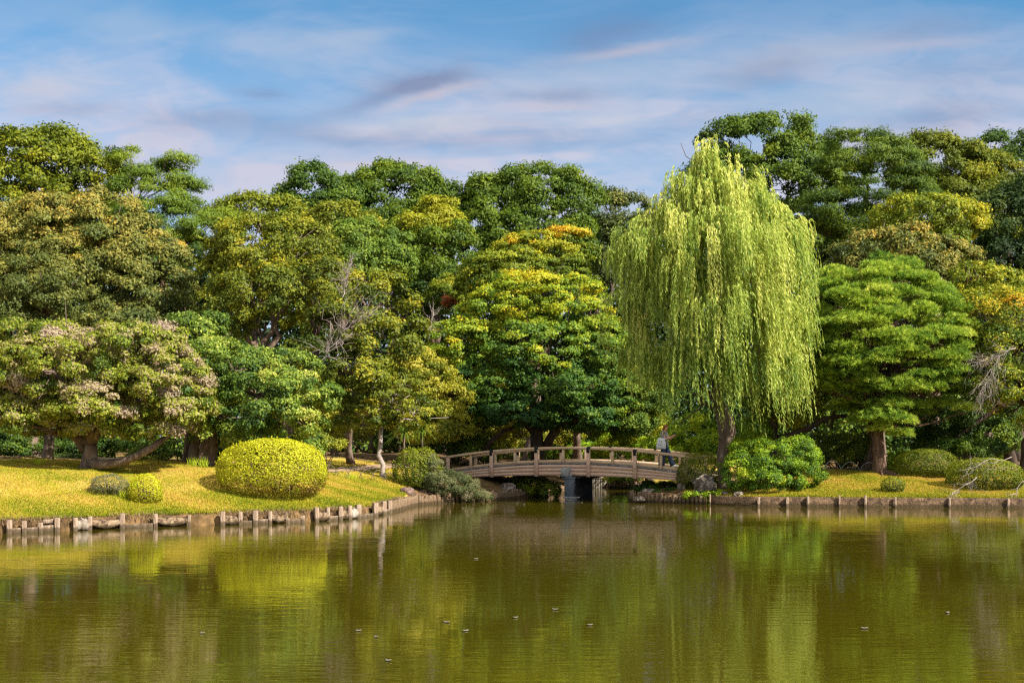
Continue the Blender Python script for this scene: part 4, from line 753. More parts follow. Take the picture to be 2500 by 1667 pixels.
# ------------------------------------------------------------------ shrubs
def clipped(name, label, px, py_top, py_bot, wpx, d, mat, leaf=(.028,.014), cov=2.2, lump=.04, dep=None, group="clipped shrubs", bare=0.0, cat="bush", flatb=.0, power=2.3):
    hw = wpx/F*d/2; x = (px-CX)/F*d; zt = H+(HZ-py_top)/F*d; z0 = gz(x, d); hd = dep or hw*.95
    zb = max(.30, min(z0, gz(x, d-hd*.8)))-.04; hh = zt-zb; org = np.array([x, d, z0]); root = empty(name, org, label, cat, group)
    cz = zb+hh*0.42; area = 4*PI*((hw*hd+hw*hh*.5+hd*hh*.5)/3)
    n = int(cov*area/(2*leaf[0]*leaf[1])*.55)
    v = rsph(n); v = v[(v[:, 1] < .5) | (RNG.random(n) < .5)]; n = len(v)
    # squarish dome: flattened superellipsoid
    s = (np.abs(v[:, 0])**power+np.abs(v[:, 1])**power+np.abs(v[:, 2])**power)**(-1/power)
    R = np.stack([np.full(n, hw), np.full(n, hd), np.where(v[:, 2] > 0, zt-cz, cz-zb)], 1)
    p = v*s[:, None]
    lf = 1+lump*(np.sin(7*v[:, 0]+3*v[:, 2]+px)+np.sin(6*v[:, 1]-5*v[:, 2]+px*2)+.7*np.sin(15*v[:, 0]+11*v[:, 2]))*.6
    pos = np.array([x, d, cz])+p*R*(lf*RNG.choice([1, .965, .93, 0.88], n, p=[.4, .3, .2, .1])+RNG.normal(0, .008, n))[:, None]
    nrm = unit(v+RNG.normal(size=(n, 3))*.45)
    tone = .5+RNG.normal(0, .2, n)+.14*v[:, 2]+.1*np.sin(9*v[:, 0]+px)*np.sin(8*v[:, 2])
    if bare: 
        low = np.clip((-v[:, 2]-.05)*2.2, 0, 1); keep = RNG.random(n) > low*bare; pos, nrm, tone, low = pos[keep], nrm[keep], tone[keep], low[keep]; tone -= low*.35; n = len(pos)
    ns = int(24*hw); vs_ = rsph(ns); vs_[:, 2] = np.abs(vs_[:, 2]); vs_[:, 1] = np.where(vs_[:, 1] > .3, -vs_[:, 1], vs_[:, 1]); ss_ = (np.abs(vs_)**power).sum(1)**(-1/power)
    b0_ = np.array([x, d, cz])+vs_*ss_[:, None]*np.array([hw, hd, zt-cz]); il = np.repeat(np.arange(ns), 9); tt_ = np.tile(np.linspace(0, 1, 9), ns)
    pos = np.concatenate([pos, b0_[il]+(unit(vs_[il]+UP*.7)*RNG.uniform(.02, .11, ns)[il][:, None])*tt_[:, None]+RNG.normal(size=(len(il), 3))*.008]); nrm = np.concatenate([nrm, rsph(len(il))]); tone = np.concatenate([tone, RNG.uniform(.55, .95, len(il))]); n = len(pos)
    sz = RNG.uniform(.7, 1.3, n)
    leaf_mesh("leaves", pos, nrm, leaf[0]*sz, leaf[1]*sz, np.clip(tone, 0, 1), mat, root, origin=org)
    mb = MB()
    for _ in range(26):
        a = RNG.uniform(0, 6.28); f = RNG.uniform(.3, .85); e = np.array([x+math.cos(a)*hw*f, d+math.sin(a)*hd*f, zb+hh*RNG.uniform(.35, .8)])
        b_ = np.array([x+math.cos(a)*hw*.25, d+math.sin(a)*hd*.25, zb]); mb.tube(curve_pts(b_, e, 5, .1), np.linspace(.03, .008, 5), 4)
    mb.build("stem", BARK_DARK, root, True, origin=org)
    return root
def core(root, px, py_top, wpx, d, mat):
    """inner dense twig mass of a clipped shrub"""
    pass
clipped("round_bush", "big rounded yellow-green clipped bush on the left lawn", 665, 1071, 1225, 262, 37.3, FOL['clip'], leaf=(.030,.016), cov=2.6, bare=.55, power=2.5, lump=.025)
clipped("round_bush", "small round yellow-green shrub on the left lawn", 356, 1157, 1204, 80, 34.8, FOL['clip'], leaf=(.022,.012), cov=2.0, lump=.06)
clipped("low_shrub", "flat brownish heather clump beside the small round shrub", 268, 1158, 1192, 92, 35.0, FOL['greyshrub'], leaf=(.025,.010), cov=1.6, lump=.1, dep=.5)
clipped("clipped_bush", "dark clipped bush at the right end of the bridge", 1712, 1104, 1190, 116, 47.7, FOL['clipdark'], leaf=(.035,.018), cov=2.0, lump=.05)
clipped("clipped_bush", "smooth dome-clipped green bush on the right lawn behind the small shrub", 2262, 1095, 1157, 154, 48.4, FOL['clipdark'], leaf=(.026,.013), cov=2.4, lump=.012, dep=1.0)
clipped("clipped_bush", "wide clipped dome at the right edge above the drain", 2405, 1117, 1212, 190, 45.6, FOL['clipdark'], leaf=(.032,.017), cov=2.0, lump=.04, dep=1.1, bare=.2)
clipped("round_bush", "small dark round shrub near the concrete wall", 2180, 1163, 1208, 56, 45.0, FOL['clipdark'], leaf=(.026,.014), cov=1.8, lump=.06, bare=.4)
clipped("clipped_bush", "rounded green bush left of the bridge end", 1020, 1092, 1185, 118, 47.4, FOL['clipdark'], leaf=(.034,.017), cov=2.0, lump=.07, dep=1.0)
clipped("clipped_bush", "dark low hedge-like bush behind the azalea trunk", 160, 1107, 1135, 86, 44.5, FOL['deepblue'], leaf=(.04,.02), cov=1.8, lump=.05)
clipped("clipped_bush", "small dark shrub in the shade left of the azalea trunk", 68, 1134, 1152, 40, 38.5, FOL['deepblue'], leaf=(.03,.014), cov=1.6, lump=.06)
def loose(name, label, blobs, mat, leaf=(.05,.022), r=.28, cov=1.2, cat="shrub", group="loose shrubs", **kw):
    px, d = blobs[0][0], blobs[0][4]; x = (px-CX)/F*d; z = gz(x, d); org = (x, d, z); root = empty(name, org, label, cat, group)
    cp = crown(root, blobs, mat, r=r, leaf=leaf, cov=cov, origin=org, **kw)
    ids = RNG.choice(len(cp), min(14, len(cp)), replace=False)
    mb = MB()
    for i in ids: mb.tube(curve_pts((x+RNG.normal(0, .1), d, z-.1), cp[i, :3], 5, .1), np.linspace(.03, .008, 5), 4)
    mb.build("stem", BARK, root, True, origin=org); return root
loose("shrub", "tall bright green shrub filling the bank right of the willow trunk", [(1860,1130,80,50,46.2,1.2),(1935,1120,60,50,46.4,1.0),(1805,1150,45,45,45.9,.8),(1890,1170,80,25,45.6,.8),(1965,1160,35,30,46,.6),(1830,1095,45,20,46.8,.8)], FOL['shrub'], tvar=.34, r=.21, leaf=(.04,.018), cov=1.0, bias=[-.14]*6, rough=.26)
loose("shrub", "bright lime shrub left of the walking person behind the bridge", [(1530,1075,55,25,65,1),(1490,1090,40,20,65.5,.8),(1580,1095,60,22,60,1)], FOL['shrub'], leaf=(.06,.02), tvar=.25, bias=[.2,.2,.1])
loose("shrub", "yellow-green bushes behind the right end of the bridge", [(1690,1060,60,40,53,1.2),(1640,1090,60,25,52,1),(1740,1090,50,25,51.5,1),(1830,1060,50,35,52.5,1)], FOL['shrub'], leaf=(.055,.022), tvar=.28, bias=[.1,0,.1,0])
loose("shrub", "green leafy shrub seen between the posts of the bridge's middle", [(1400,1103,60,22,66.5,1),(1340,1110,40,20,58,.8),(1460,1103,40,18,66,.8)], FOL['shrub'], leaf=(.055,.024))
loose("shrub", "grey twiggy shrub hanging over the logs left of the bridge", [(1090,1180,50,28,46.9,.7),(1135,1195,40,20,47.3,.6),(1060,1150,30,35,47.2,.6),(1175,1205,26,12,48,.4)], FOL['greyshrub'], leaf=(.032,.010), r=.2, cov=1.1, tvar=.35)
loose("shrub", "shrub with small yellow flowers on the shaded bank under the bridge", [(1300,1185,40,16,52,.6),(1335,1195,30,14,51.5,.5),(1265,1178,30,14,53,.6)], FOL['autumn'], leaf=(.04,.016), r=.2, bias=[-.15]*3)
loose("shrub", "leafy shrub with speckled dark foliage left of the pine trunk", [(2050,1095,55,40,51.5,.9),(2085,1085,30,32,51.5,.6),(2015,1100,30,30,51.6,.6)], FOL['clipdark'], leaf=(.04,.018), tvar=.35)
loose("shrub", "bright green weeds between the pine trunk and the dome-clipped bush", [(2175,1128,22,18,51,.5),(2210,1120,20,14,51.5,.4)], FOL['shrub'], leaf=(.045,.02), r=.2)
loose("shrub", "dark green shrub behind the two clipped domes on the right", [(2370,1100,70,22,48.6,.9),(2310,1095,30,20,49,.6)], FOL['deep'], leaf=(.045,.02), r=.25)
loose("shrub", "dark leafy bank of shrubs behind the left bush beside the bridge", [(1110,1085,70,26,56.5,1.0),(1165,1105,50,20,56,.9),(1050,1072,50,24,55,1)], FOL['deep'], leaf=(.06,.03), r=.32)
loose("shrub", "light green shrub behind the lawn between the azalea trunk and the pale trunks", [(395,1105,40,26,42.5,.8),(350,1115,30,18,42.5,.6)], FOL['green'], leaf=(.045,.022), r=.24)
loose("shrub", "dark green shrubs under the azalea crown at the left edge", [(20,1085,60,40,46,1.2),(90,1090,50,32,46,1),(260,1095,90,32,46,1.2)], FOL['deep'], leaf=(.05,.025), r=.3)
loose("shrub", "green shrub rising behind the top of the big round bush", [(600,1085,70,40,43,1),(720,1090,60,30,43.5,1),(540,1105,40,26,43,.7)], FOL['green'], leaf=(.05,.025), r=.3, bias=[-.1]*3)
loose("shrub", "low yellow-green shrub right behind the big round bush", [(790,1085,50,22,44.5,.8),(750,1095,40,20,44,.7)], FOL['olivegold'], leaf=(.045,.02), r=.24)
loose("ivy", "ivy trailing over the foot of the pale rock", [(1745,1212,40,14,45.9,.4),(1700,1212,26,10,46.1,.3)], FOL['shrub'], leaf=(.035,.02), r=.14, cov=.9, cat="plant", group=None)
loose("shrub", "low dark green ground shrub on the bank under the right end of the bridge", [(1600,1192,60,12,49.5,.8),(1640,1205,50,10,48,.6)], FOL['deep'], leaf=(.035,.016), r=.18)
loose("shrub", "wild green plants on the inlet bank behind the bridge", [(1512,1168,28,11,62,.5),(1545,1170,24,11,61.5,.5)], FOL['shrub'], leaf=(.045,.016), r=.2)

# spiky cabbage-palm plants
def strap_plant(label, px, py, d, L, n, mat):
    x, y, z = P(px, py, d); g = gz(x, y); org = np.array([x, y, g]); root = empty("palm_plant", org, label, "plant", "spiky plants left of the bridge")
    mb = MB(); mb.tube([(x, y, g-.1), (x+.03, y, (g+z)/2), (x, y, z)], [.07,.05,.05], 7); mb.build("stem", BARK, root, True, origin=org)
    V = []; Q = []; T = []
    for i in range(n):
        a = RNG.uniform(0, 6.28); el = RNG.uniform(-.1, 1.35); dr = np.array([math.cos(a)*math.cos(el), math.sin(a)*math.cos(el), math.sin(el)]); sd = np.array([-math.sin(a), math.cos(a), 0]); l = L*RNG.uniform(.7, 1.1)
        for s in np.linspace(0, 1, 6):
            c = np.array([x, y, z])+dr*l*s-UP*l*.55*s*s; w_ = .022*(1-s)**.6+.002; V += [c-sd*w_, c+sd*w_]; T += [.4+.4*RNG.random()]*2
        b = i*12; Q += [(b+2*k, b+2*k+1, b+2*k+3, b+2*k+2) for k in range(5)]
    mesh_np("leaves", V, Q, mat, root, tone=T, origin=org)
strap_plant("left one of two spiky dark green plants behind the clipped bush by the bridge", 985, 1060, 50.5, 1.0, 90, FOL['deep'])
strap_plant("right, slightly higher one of two spiky dark green plants by the bridge", 1030, 1052, 51, 1.0, 90, FOL['deep'])

# ------------------------------------------------------------------ hoop fences
def hoop_fence(label, pts, n, hh, mat, over=1.35):
    p, c = poly_walk(pts); root = empty("hoop_fence", (p[0][0], p[0][1], gz(*p[0])), label, "fence", "bamboo hoop fences"); step = c[-1]/n
    for k in range(n):
        s0 = k*step; s1 = min(s0+step*over, c[-1]+.3); xa, ya = at_len(p, c, s0); xb, yb = at_len(p, c, s1); pts_ = []
        for t in np.linspace(0, 1, 13):
            x, y = xa+(xb-xa)*t, ya+(yb-ya)*t; off = .03*(k % 2); pts_.append((x, y+off, gz(x, y)+hh*math.sin(PI*t)**.7-.03))
        mb = MB(); mb.tube(pts_, [.013]*13, 5); mb.build("hoop", mat, root, True, origin=tuple(root.location))
BAMB = surf("bamboo_dark", [(0.3,(0.06,0.05,0.04)), (0.7,(0.22,0.18,0.13))]); PALEM = surf("pale_hoop", [(0.3,(0.4,0.4,0.4)), (0.7,(0.62,0.62,0.6))])
def GP(px, d): return ((px-CX)/F*d, d)
hoop_fence("dark bamboo hoop fence along the path between the big round bush and the bridge", [GP(785,45.6), GP(870,46.2), GP(965,46.8)], 6, .42, BAMB)
hoop_fence("pale hoop fence in front of the pine trunk on the right", [GP(2008,50.2), GP(2130,50.4), GP(2190,50.4)], 4, .42, PALEM, over=1.05)
hoop_fence("short piece of hoop fence between the pale trunks and the big round bush", [GP(515,41.6), GP(560,41.8)], 2, .32, BAMB)

# ------------------------------------------------------------------ woodland behind
def woods(name, x0, x1, d, z0, z1, n, mat, leaf, deep=3.0, wave=1.5):
    x = RNG.uniform(x0, x1, n); t = RNG.random(n)**.8; zt = z1+wave*(np.sin(x*.31)+.7*np.sin(x*.83+2)+.4*np.sin(x*2.1))
    dd = d+RNG.uniform(0, deep, n)+.9*np.sin(x*1.1+t*7)+.6*np.sin(x*2.3-t*11)
    z = z0+(zt-z0)*t; pos = np.stack([x, dd, z], 1)
    nrm = unit(RNG.normal(size=(n, 3))*.7+np.array([0, -.6, .5])); s = RNG.uniform(.7, 1.3, n)
    tone = .45+.2*np.sin(x*.7+z*.6)+RNG.normal(0, .15, n)
    o = leaf_mesh(name, pos, nrm, leaf*s, leaf*.5*s, np.clip(tone, 0, 1), mat, None); tag(o, kind="stuff"); return o
woods("woods", -75, 75, 100, 1, 19.3, 150000, FOL['deepblue'], .32, 8, 1.2)
woods("undergrowth", -50, 50, 67, 1, 6.5, 90000, FOL['deep'], .15, 4, 1.0)

# ------------------------------------------------------------------ grass
def blades(name, mat, n, xr, dr, hfun, keepf, wd=.006, tb=0.0):
    d = RNG.uniform(dr[0], dr[1], n); px = RNG.uniform(xr[0], xr[1], n); x = (px-CX)/F*d; y = d
    s = sdist(x, y); k = keepf(x, y, s); x, y, s = x[k], y[k], s[k]; n = len(x)
    z = height(x, y); h = hfun(x, y, s, n)
    U = unit(np.stack([RNG.normal(0, .45, n), RNG.normal(0, .45, n), np.ones(n)], 1)); N = unit(np.cross(U, rsph(n)))
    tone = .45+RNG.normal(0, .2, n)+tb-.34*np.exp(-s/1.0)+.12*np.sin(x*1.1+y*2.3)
    o = leaf_mesh(name, np.stack([x, y, z], 1)+U*h[:, None]*.9, N, h, wd+.25*wd*RNG.random(n), np.clip(tone, 0, 1), mat, None, U=U); tag(o, kind="stuff"); return o
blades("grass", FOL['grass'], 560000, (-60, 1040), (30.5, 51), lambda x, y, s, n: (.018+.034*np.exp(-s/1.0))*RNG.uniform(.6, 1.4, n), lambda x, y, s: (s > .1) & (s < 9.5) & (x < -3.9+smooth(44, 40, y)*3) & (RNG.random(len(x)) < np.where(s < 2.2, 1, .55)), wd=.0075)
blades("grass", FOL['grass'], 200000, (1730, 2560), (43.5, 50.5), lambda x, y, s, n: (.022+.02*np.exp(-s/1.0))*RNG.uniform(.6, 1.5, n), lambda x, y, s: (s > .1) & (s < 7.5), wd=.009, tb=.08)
def overhang():
    ss = RNG.uniform(0, LC[-1]*.62, 9000); x, y = at_len(LP, LC, ss); x2, y2 = at_len(LP, LC, ss+.2); t = unit(np.stack([x2-x, y2-y], 1)); n = np.stack([t[:, 1], -t[:, 0]], 1)
    off = RNG.uniform(-.18, .06, len(ss)); p = np.stack([x+n[:, 0]*off, y+n[:, 1]*off, RNG.uniform(.18, .40, len(ss))], 1)
    dens = (np.sin(ss*2.1)+np.sin(ss*.9+1)+RNG.normal(0, .5, len(ss))) > -.1; p = p[dens]; n = n[dens]; m = len(p)
    U = unit(np.stack([n[:, 0]*.5+RNG.normal(0, .5, m), n[:, 1]*.5+RNG.normal(0, .3, m), -RNG.uniform(.2, 1.2, m)], 1)); N = unit(np.cross(U, rsph(m)))
    o = leaf_mesh("dry_grass", p, N, RNG.uniform(.04, .11, m), .006, np.clip(RNG.normal(.5, .25, m), 0, 1), FOL['dry'], None, U=U); tag(o, kind="stuff")
overhang()
def litter():
    n = 16000; d = RNG.uniform(34, 56, n); px = RNG.uniform(-50, 2550, n); x = (px-CX)/F*d; s = sdist(x, d); k = s > .3; x, d = x[k], d[k]; n = len(x)
    o = leaf_mesh("leaf_litter", np.stack([x, d, height(x, d)+.02], 1), unit(RNG.normal(size=(n, 3))*.4+UP), .03, .018, RNG.random(n), FOL['autumn'], None); tag(o, kind="stuff")
litter()
def grass_tuft(px, d, label, mat=FOL['shrub'], L=.35, n=60):
    x = (px-CX)/F*d; z = gz(x, d); U = unit(np.stack([RNG.normal(0, .35, n), RNG.normal(0, .3, n), np.ones(n)], 1)); h = RNG.uniform(.4, 1, n)*L/2
    p = np.stack([RNG.normal(0, .09, n), RNG.normal(0, .06, n), np.zeros(n)], 1)+U*h[:, None]
    o = leaf_mesh("grass_tuft", p, unit(np.cross(U, rsph(n))), h, .008, RNG.uniform(.4, 1, n), mat, None, U=U); o.location = (x, d, z); tag(o, label, "grass tuft", "long grass tufts")
for px, d, lb, L in ((385,35.0,"right of the small round shrub",.5),(300,34.7,"in front of the heather clump",.3),(325,35.6,"behind the small round shrub",.55),(495,39.6,"at the foot of the pale trunks",.45),(470,39.8,"left of the foot of the pale trunks",.4),(640,37.3,"under the front of the big round bush",.3),(720,37.4,"under the right front of the big round bush",.3),(95,38.2,"by the small dark shrub on the left",.35),(1060,46.2,"by the reddish boulder",.35),(860,45.6,"at the foot of the dark hoop fence",.35)):
    grass_tuft(px, d, f"long green grass tuft {lb}", L=L)

# ------------------------------------------------------------------ floating leaves on the pond
FL = surf("floating_leaf", [(0.3,(0.09,0.085,0.06)), (0.7,(0.18,0.17,0.13))]); flp = None
FLX = [(1130,1240,'in front of the log palisade'),(1155,1241,'near the log palisade, right one of two'),(1143,1258,'below the two by the log palisade'),(1262,1228,'in the shade under the bridge'),(1280,1231,'in the shade beside the pier'),(1420,1227,'beside the pier foot'),(1484,1228,'in the inlet mouth'),(1545,1240,'off the right end of the bridge'),(1640,1243,'off the right-hand logs'),(1700,1241,'below the white stones'),
       (1355,1488,'alone in the middle of the pond'),(1258,1508,'left of the middle of the pond'),(2312,1496,'alone on the right half of the pond'),(918,1555,'in the left centre foreground'),(1090,1519,'near the centre left'),(1136,1540,'just right of the centre-left one'),(875,1540,'on the left foreground'),(494,1546,'far left foreground'),(1440,1526,'right of the middle'),(2110,1534,'on the right foreground'),(1162,1364,'off the centre of the lawn bank'),(948,1613,'lowest on the left')]
for i, (px, py, lb) in enumerate(FLX):
    x, y = WP(px, py)
    if flp is None:
        mb = MB(); A_ = np.arange(10)*2*PI/10; mb.loft([[np.array([math.cos(a)*.045*k, math.sin(a)*.03*k, z+.012*math.cos(a)**2]) for a in A_] for k, z in ((.7,.001),(1,.006),(.6,.009))]); flp = mb.build("floating_leaf", FL, smoothf=True); o = flp
    else: o = flp.copy(); COL.objects.link(o)
    o.location = (x, y, 0.002); o.rotation_euler = (0, 0, random.uniform(-.6, .6)); s_ = random.uniform(.6, 1.2); o.scale = (s_, s_, 1)
    tag(o, f"pale fallen leaf floating {lb}", "leaf", "leaves floating on the pond")

# ------------------------------------------------------------------ person
def skin_mesh(name, verts, edges, radii, mat, parent, rootv=0, sub=2):
    me = bpy.data.meshes.new(name); me.from_pydata([tuple(v) for v in verts], edges, []); o = bpy.data.objects.new(name, me); COL.objects.link(o)
    m = o.modifiers.new("s", 'SKIN'); sv = me.skin_vertices[0].data
    for i, r in enumerate(radii): sv[i].radius = r if isinstance(r, tuple) else (r, r); sv[i].use_root = (i == rootv)
    m.use_smooth_shade = True
    o.modifiers.new("u", 'SUBSURF').levels = sub; o.modifiers["u"].render_levels = sub
    bpy.context.view_layer.update(); dg = bpy.context.evaluated_depsgraph_get(); nm = bpy.data.meshes.new_from_object(o.evaluated_get(dg)); nm.name = name
    bpy.data.objects.remove(o); nm.materials.clear(); nm.materials.append(mat); nm.shade_smooth()
    o = bpy.data.objects.new(name, nm); return link(o, parent)
def flat(name, c, rough=.7):
    return surf(name, [(0.3, tuple(k*.85 for k in c)), (0.7, tuple(min(1, k*1.15) for k in c))], scale=12, bump=.2, bscale=30, rough=rough, bdist=.005)
def person():
    t0 = 3.78; loc = bp3(t0, 1.1, zdeck(t0)-.004); root = empty("person", loc, "person in sleeveless top and wide navy trousers walking over the bridge with a phone", "person", rz=-ang); root.scale = (1.06,)*3
    SK = flat("skin", (.74,.42,.31), .5); HR = flat("hair_auburn", (.34,.10,.035), .6); TOP = flat("grey_top", (.30,.31,.36)); TR = flat("navy_denim", (.035,.055,.11)); SH = flat("shoe_white", (.8,.8,.8))
    v = [(0,0,.90),(0,0,1.05),(0,0,1.22),(0,0,1.33),(.02,0,1.40),(.035,0,1.46),(.05,0,1.53),(.05,0,1.585)]; r = [(.13,.10),(.12,.09),(.13,.095),(.09,.07),.045,.06,(.085,.08),(.06,.06)]; e = [(i, i+1) for i in range(7)]
    def chain(start, pts, rad):
        a = start
        for p, q in zip(pts, rad): v.append(p); r.append(q); e.append((a, len(v)-1)); a = len(v)-1
        return a
    chain(6, [(.115,0,1.515)], [.03]); chain(6, [(.10,0,1.47)], [.04])         # nose, jaw
    hands = {}
    for s in (-1, 1):
        h = chain(3, [(-.01,.16*s,1.33),(.06,.20*s,1.20),(.12,.20*s,1.08),(.22,.15*s,1.13),(.32,.10*s,1.19),(.37,.075*s,1.215)], [.055,.045,.038,.034,.025,.03])
        wrist = len(v)-1; hands[s] = wrist
        for k, (dy, ln) in enumerate(((-.024,.055),(-.008,.065),(.008,.062),(.022,.05))):
            a = v[wrist]; m_ = (a[0]+.035, a[1]+dy, a[2]+.012); chain(wrist, [m_, (m_[0]+ln*.5, m_[1]-.01*s, m_[2]+.012), (m_[0]+ln*.6, m_[1]-.025*s, m_[2]+.032)], [.0095,.0085,.0075])
        a = v[wrist]; chain(wrist, [(a[0]+.02, a[1]-.03*s, a[2]+.03), (a[0]+.045, a[1]-.035*s, a[2]+.05)], [.0105,.009])
    chain(0, [(-.02,-.09,.82),(-.03,-.10,.46),(-.10,-.10,.09),(.03,-.10,.04)], [.085,.06,.04,.035])
    chain(0, [(.02,.09,.82),(.16,.09,.46),(.28,.09,.11),(.40,.09,.07)], [.085,.06,.04,.035])
    skin_mesh("body", v, e, r, SK, root)
    # hair: bob covering the skull back and nape
    mb = MB(); rg = []
    for z, rx, ry, cx in ((1.395,.03,.04,-.035),(1.42,.06,.07,-.02),(1.47,.085,.088,.0),(1.53,.10,.095,.028),(1.58,.095,.09,.04),(1.615,.07,.07,.045),(1.632,.03,.03,.045)):
        rg.append([np.array([cx+(math.cos(a)*rx if math.cos(a) < 0 else math.cos(a)*rx*(.35 if z < 1.56 else .95)), math.sin(a)*ry*(1+.05*math.sin(7*a)), z+.006*math.sin(5*a)]) for a in np.arange(18)*2*PI/18])
    mb.loft(rg); mb.build("hair", HR, root, True)
    # sleeveless top, lofted over the torso
    mb = MB(); rg = []
    for z, rx, ry, cx in ((.86,.135,.175,.0),(.94,.14,.175,.0),(1.04,.12,.155,.0),(1.16,.125,.165,.01),(1.25,.12,.165,.01),(1.31,.095,.135,.0),(1.355,.075,.12,-.005),(1.365,.05,.10,-.005)):
        rg.append([np.array([cx+math.cos(a)*rx*(1+.04*math.sin(6*a+z*9)), math.sin(a)*ry, z]) for a in np.arange(20)*2*PI/20])
    mb.loft(rg); mb.build("sleeveless_top", TOP, root, True)
    # wide trousers
    mb = MB(); rg = []
    for z, rx, ry in ((.98,.12,.155),(.90,.135,.17),(.80,.14,.18),(.76,.12,.17)): rg.append([np.array([math.cos(a)*rx, math.sin(a)*ry, z]) for a in np.arange(20)*2*PI/20])
    mb.loft(rg)
    for pts, rad in (([(-.01,-.085,.84),(-.02,-.095,.62),(-.035,-.10,.40),(-.075,-.10,.20),(-.10,-.10,.03)], [.105,.105,.11,.12,.13]), ([(.02,.085,.84),(.09,.09,.64),(.17,.09,.44),(.24,.09,.26),(.30,.09,.10)], [.105,.10,.095,.10,.105])):
        rg = []
        for (x, y, z), q in zip(pts, rad): rg.append([np.array([x+math.cos(a)*q*(1+.07*math.sin(5*a+z*12)), y+math.sin(a)*q*.85*(1+.05*math.sin(4*a+z*8)), z+(math.cos(a)*.05 if z < .15 and x > .1 else 0)]) for a in np.arange(20)*2*PI/20])
        mb.loft(rg)
    mb.build("trousers", TR, root, True)
    for x, y, z, tl in ((-.03,-.10,.0,0),(.36,.09,.03,.25)):
        mb = MB(); rg = []
        for f, wd_, h in ((-.10,.025,.06),(-.07,.038,.09),(0,.038,.10),(.07,.045,.07),(.13,.04,.05),(.16,.015,.035)):
            rg.append([np.array([x+f, y+math.cos(a)*wd_, z+f*tl+h*.5+math.sin(a)*h*.5]) for a in np.arange(12)*2*PI/12])
        mb.loft(rg); mb.build("shoe", SH, root, True)
    # tote bag, top-level
    m, nt, nd, lk = new_mat("tote_dotted"); tcn = nd.new("ShaderNodeTexCoord"); vo = nd.new("ShaderNodeTexVoronoi"); vo.inputs["Scale"].default_value = 17; lk.new(tcn.outputs["Object"], vo.inputs[0])
    rp = ramp(nd, [(.0,(.05,.05,.08)), (.30,(.82,.83,.88))], 'CONSTANT'); lk.new(vo.outputs["Distance"], rp.inputs[0]); bs = nd.new("ShaderNodeBsdfPrincipled"); bs.inputs["Roughness"].default_value = .9; lk.new(rp.outputs[0], bs.inputs["Base Color"]); oo = nd.new("ShaderNodeOutputMaterial"); lk.new(bs.outputs[0], oo.inputs[0])
    bag = empty("tote_bag", loc, "white speckled cloth tote bag hanging from the walking person's shoulder", "bag", rz=-ang); bag.scale = (1.1,)*3
    mb = MB(); rg = []
    for z, w_, th, cx in ((.70,.16,.03,-.05),(.71,.185,.05,-.05),(.80,.185,.06,-.045),(.92,.17,.055,-.04),(1.04,.155,.03,-.03),(1.08,.15,.012,-.025)):
        rg.append([np.array([cx+math.copysign(abs(math.cos(a))**.5, math.cos(a))*w_, -.245+math.sin(a)*th, z+.008*math.sin(3*a)]) for a in np.arange(20)*2*PI/20])
    mb.loft(rg); mb.build("bag_body", m, bag, True)
    mb = MB()
    for dx in (-.0, .0):
        mb.tube([(-.12,-.245,1.07),(-.09,-.225,1.20),(-.05,-.19,1.32),(-.02,-.15,1.385),(.02,-.17,1.34),(.03,-.225,1.20),(.05,-.245,1.07)], [.013]*7, 6, (1, .4))
    mb.build("strap", flat("tote_white", (.65,.66,.7)), bag, True)
    ph = MB(); ph.box((.43,0,1.275), (.012,.075,.15), (1,0,.5), b=.003); o = ph.build("phone", flat("phone_black", (.015,.015,.018), .3)); o.location = loc; o.rotation_euler = (0,0,-ang); o.scale = (1.06,)*3; tag(o, "black phone held in the walking person's hands", "phone")
person()

# ------------------------------------------------------------------ camera, sun, sky
cam = bpy.data.cameras.new("camera"); co = bpy.data.objects.new("camera", cam); link(co); co.location = (0, 0, H); co.rotation_euler = (PI/2, 0, 0)
cam.sensor_width = 36; cam.lens = F/2500*36; cam.shift_y = (HZ-833.5)/2500; cam.clip_end = 3000; cam.clip_start = .1
sc.camera = co
EL, AZ = math.radians(40), math.radians(123)               # azimuth clockwise from +Y: to the right and behind the camera
sd = Vector((math.sin(AZ)*math.cos(EL), math.cos(AZ)*math.cos(EL), math.sin(EL)))
sl = bpy.data.lights.new("sun", 'SUN'); sl.energy = 4.6; sl.angle = math.radians(.53); sl.color = (1, .92, .78)
so = bpy.data.objects.new("sun", sl); link(so); so.rotation_euler = (-sd).to_track_quat('-Z', 'Y').to_euler(); so.location = (20, -20, 30)

wd = bpy.data.worlds.new("World"); sc.world = wd; wd.use_nodes = True; nt = wd.node_tree; nd = nt.nodes; lk = nt.links; nd.clear()
def M(op, a, b=None, c=None, clamp=False):
    n = nd.new("ShaderNodeMath"); n.operation = op; n.use_clamp = clamp
    for i, k in enumerate((a, b, c)):
        if k is None: continue
        if isinstance(k, (int, float)): n.inputs[i].default_value = k
        else: lk.new(k, n.inputs[i])
    return n.outputs[0]
sk = nd.new("ShaderNodeTexSky"); sk.sky_type = 'NISHITA'; sk.sun_disc = False; sk.sun_elevation = EL; sk.sun_rotation = AZ; sk.air_density = 1.0; sk.dust_density = .6; sk.ozone_density = 1.5
tc = nd.new("ShaderNodeTexCoord"); sx = nd.new("ShaderNodeSeparateXYZ"); lk.new(tc.outputs["Generated"], sx.inputs[0])
yy = M('MAXIMUM', sx.outputs[1], .15); u = M('DIVIDE', sx.outputs[0], yy); v_ = M('DIVIDE', sx.outputs[2], yy)
cb = nd.new("ShaderNodeCombineXYZ"); lk.new(u, cb.inputs[0]); lk.new(v_, cb.inputs[1])
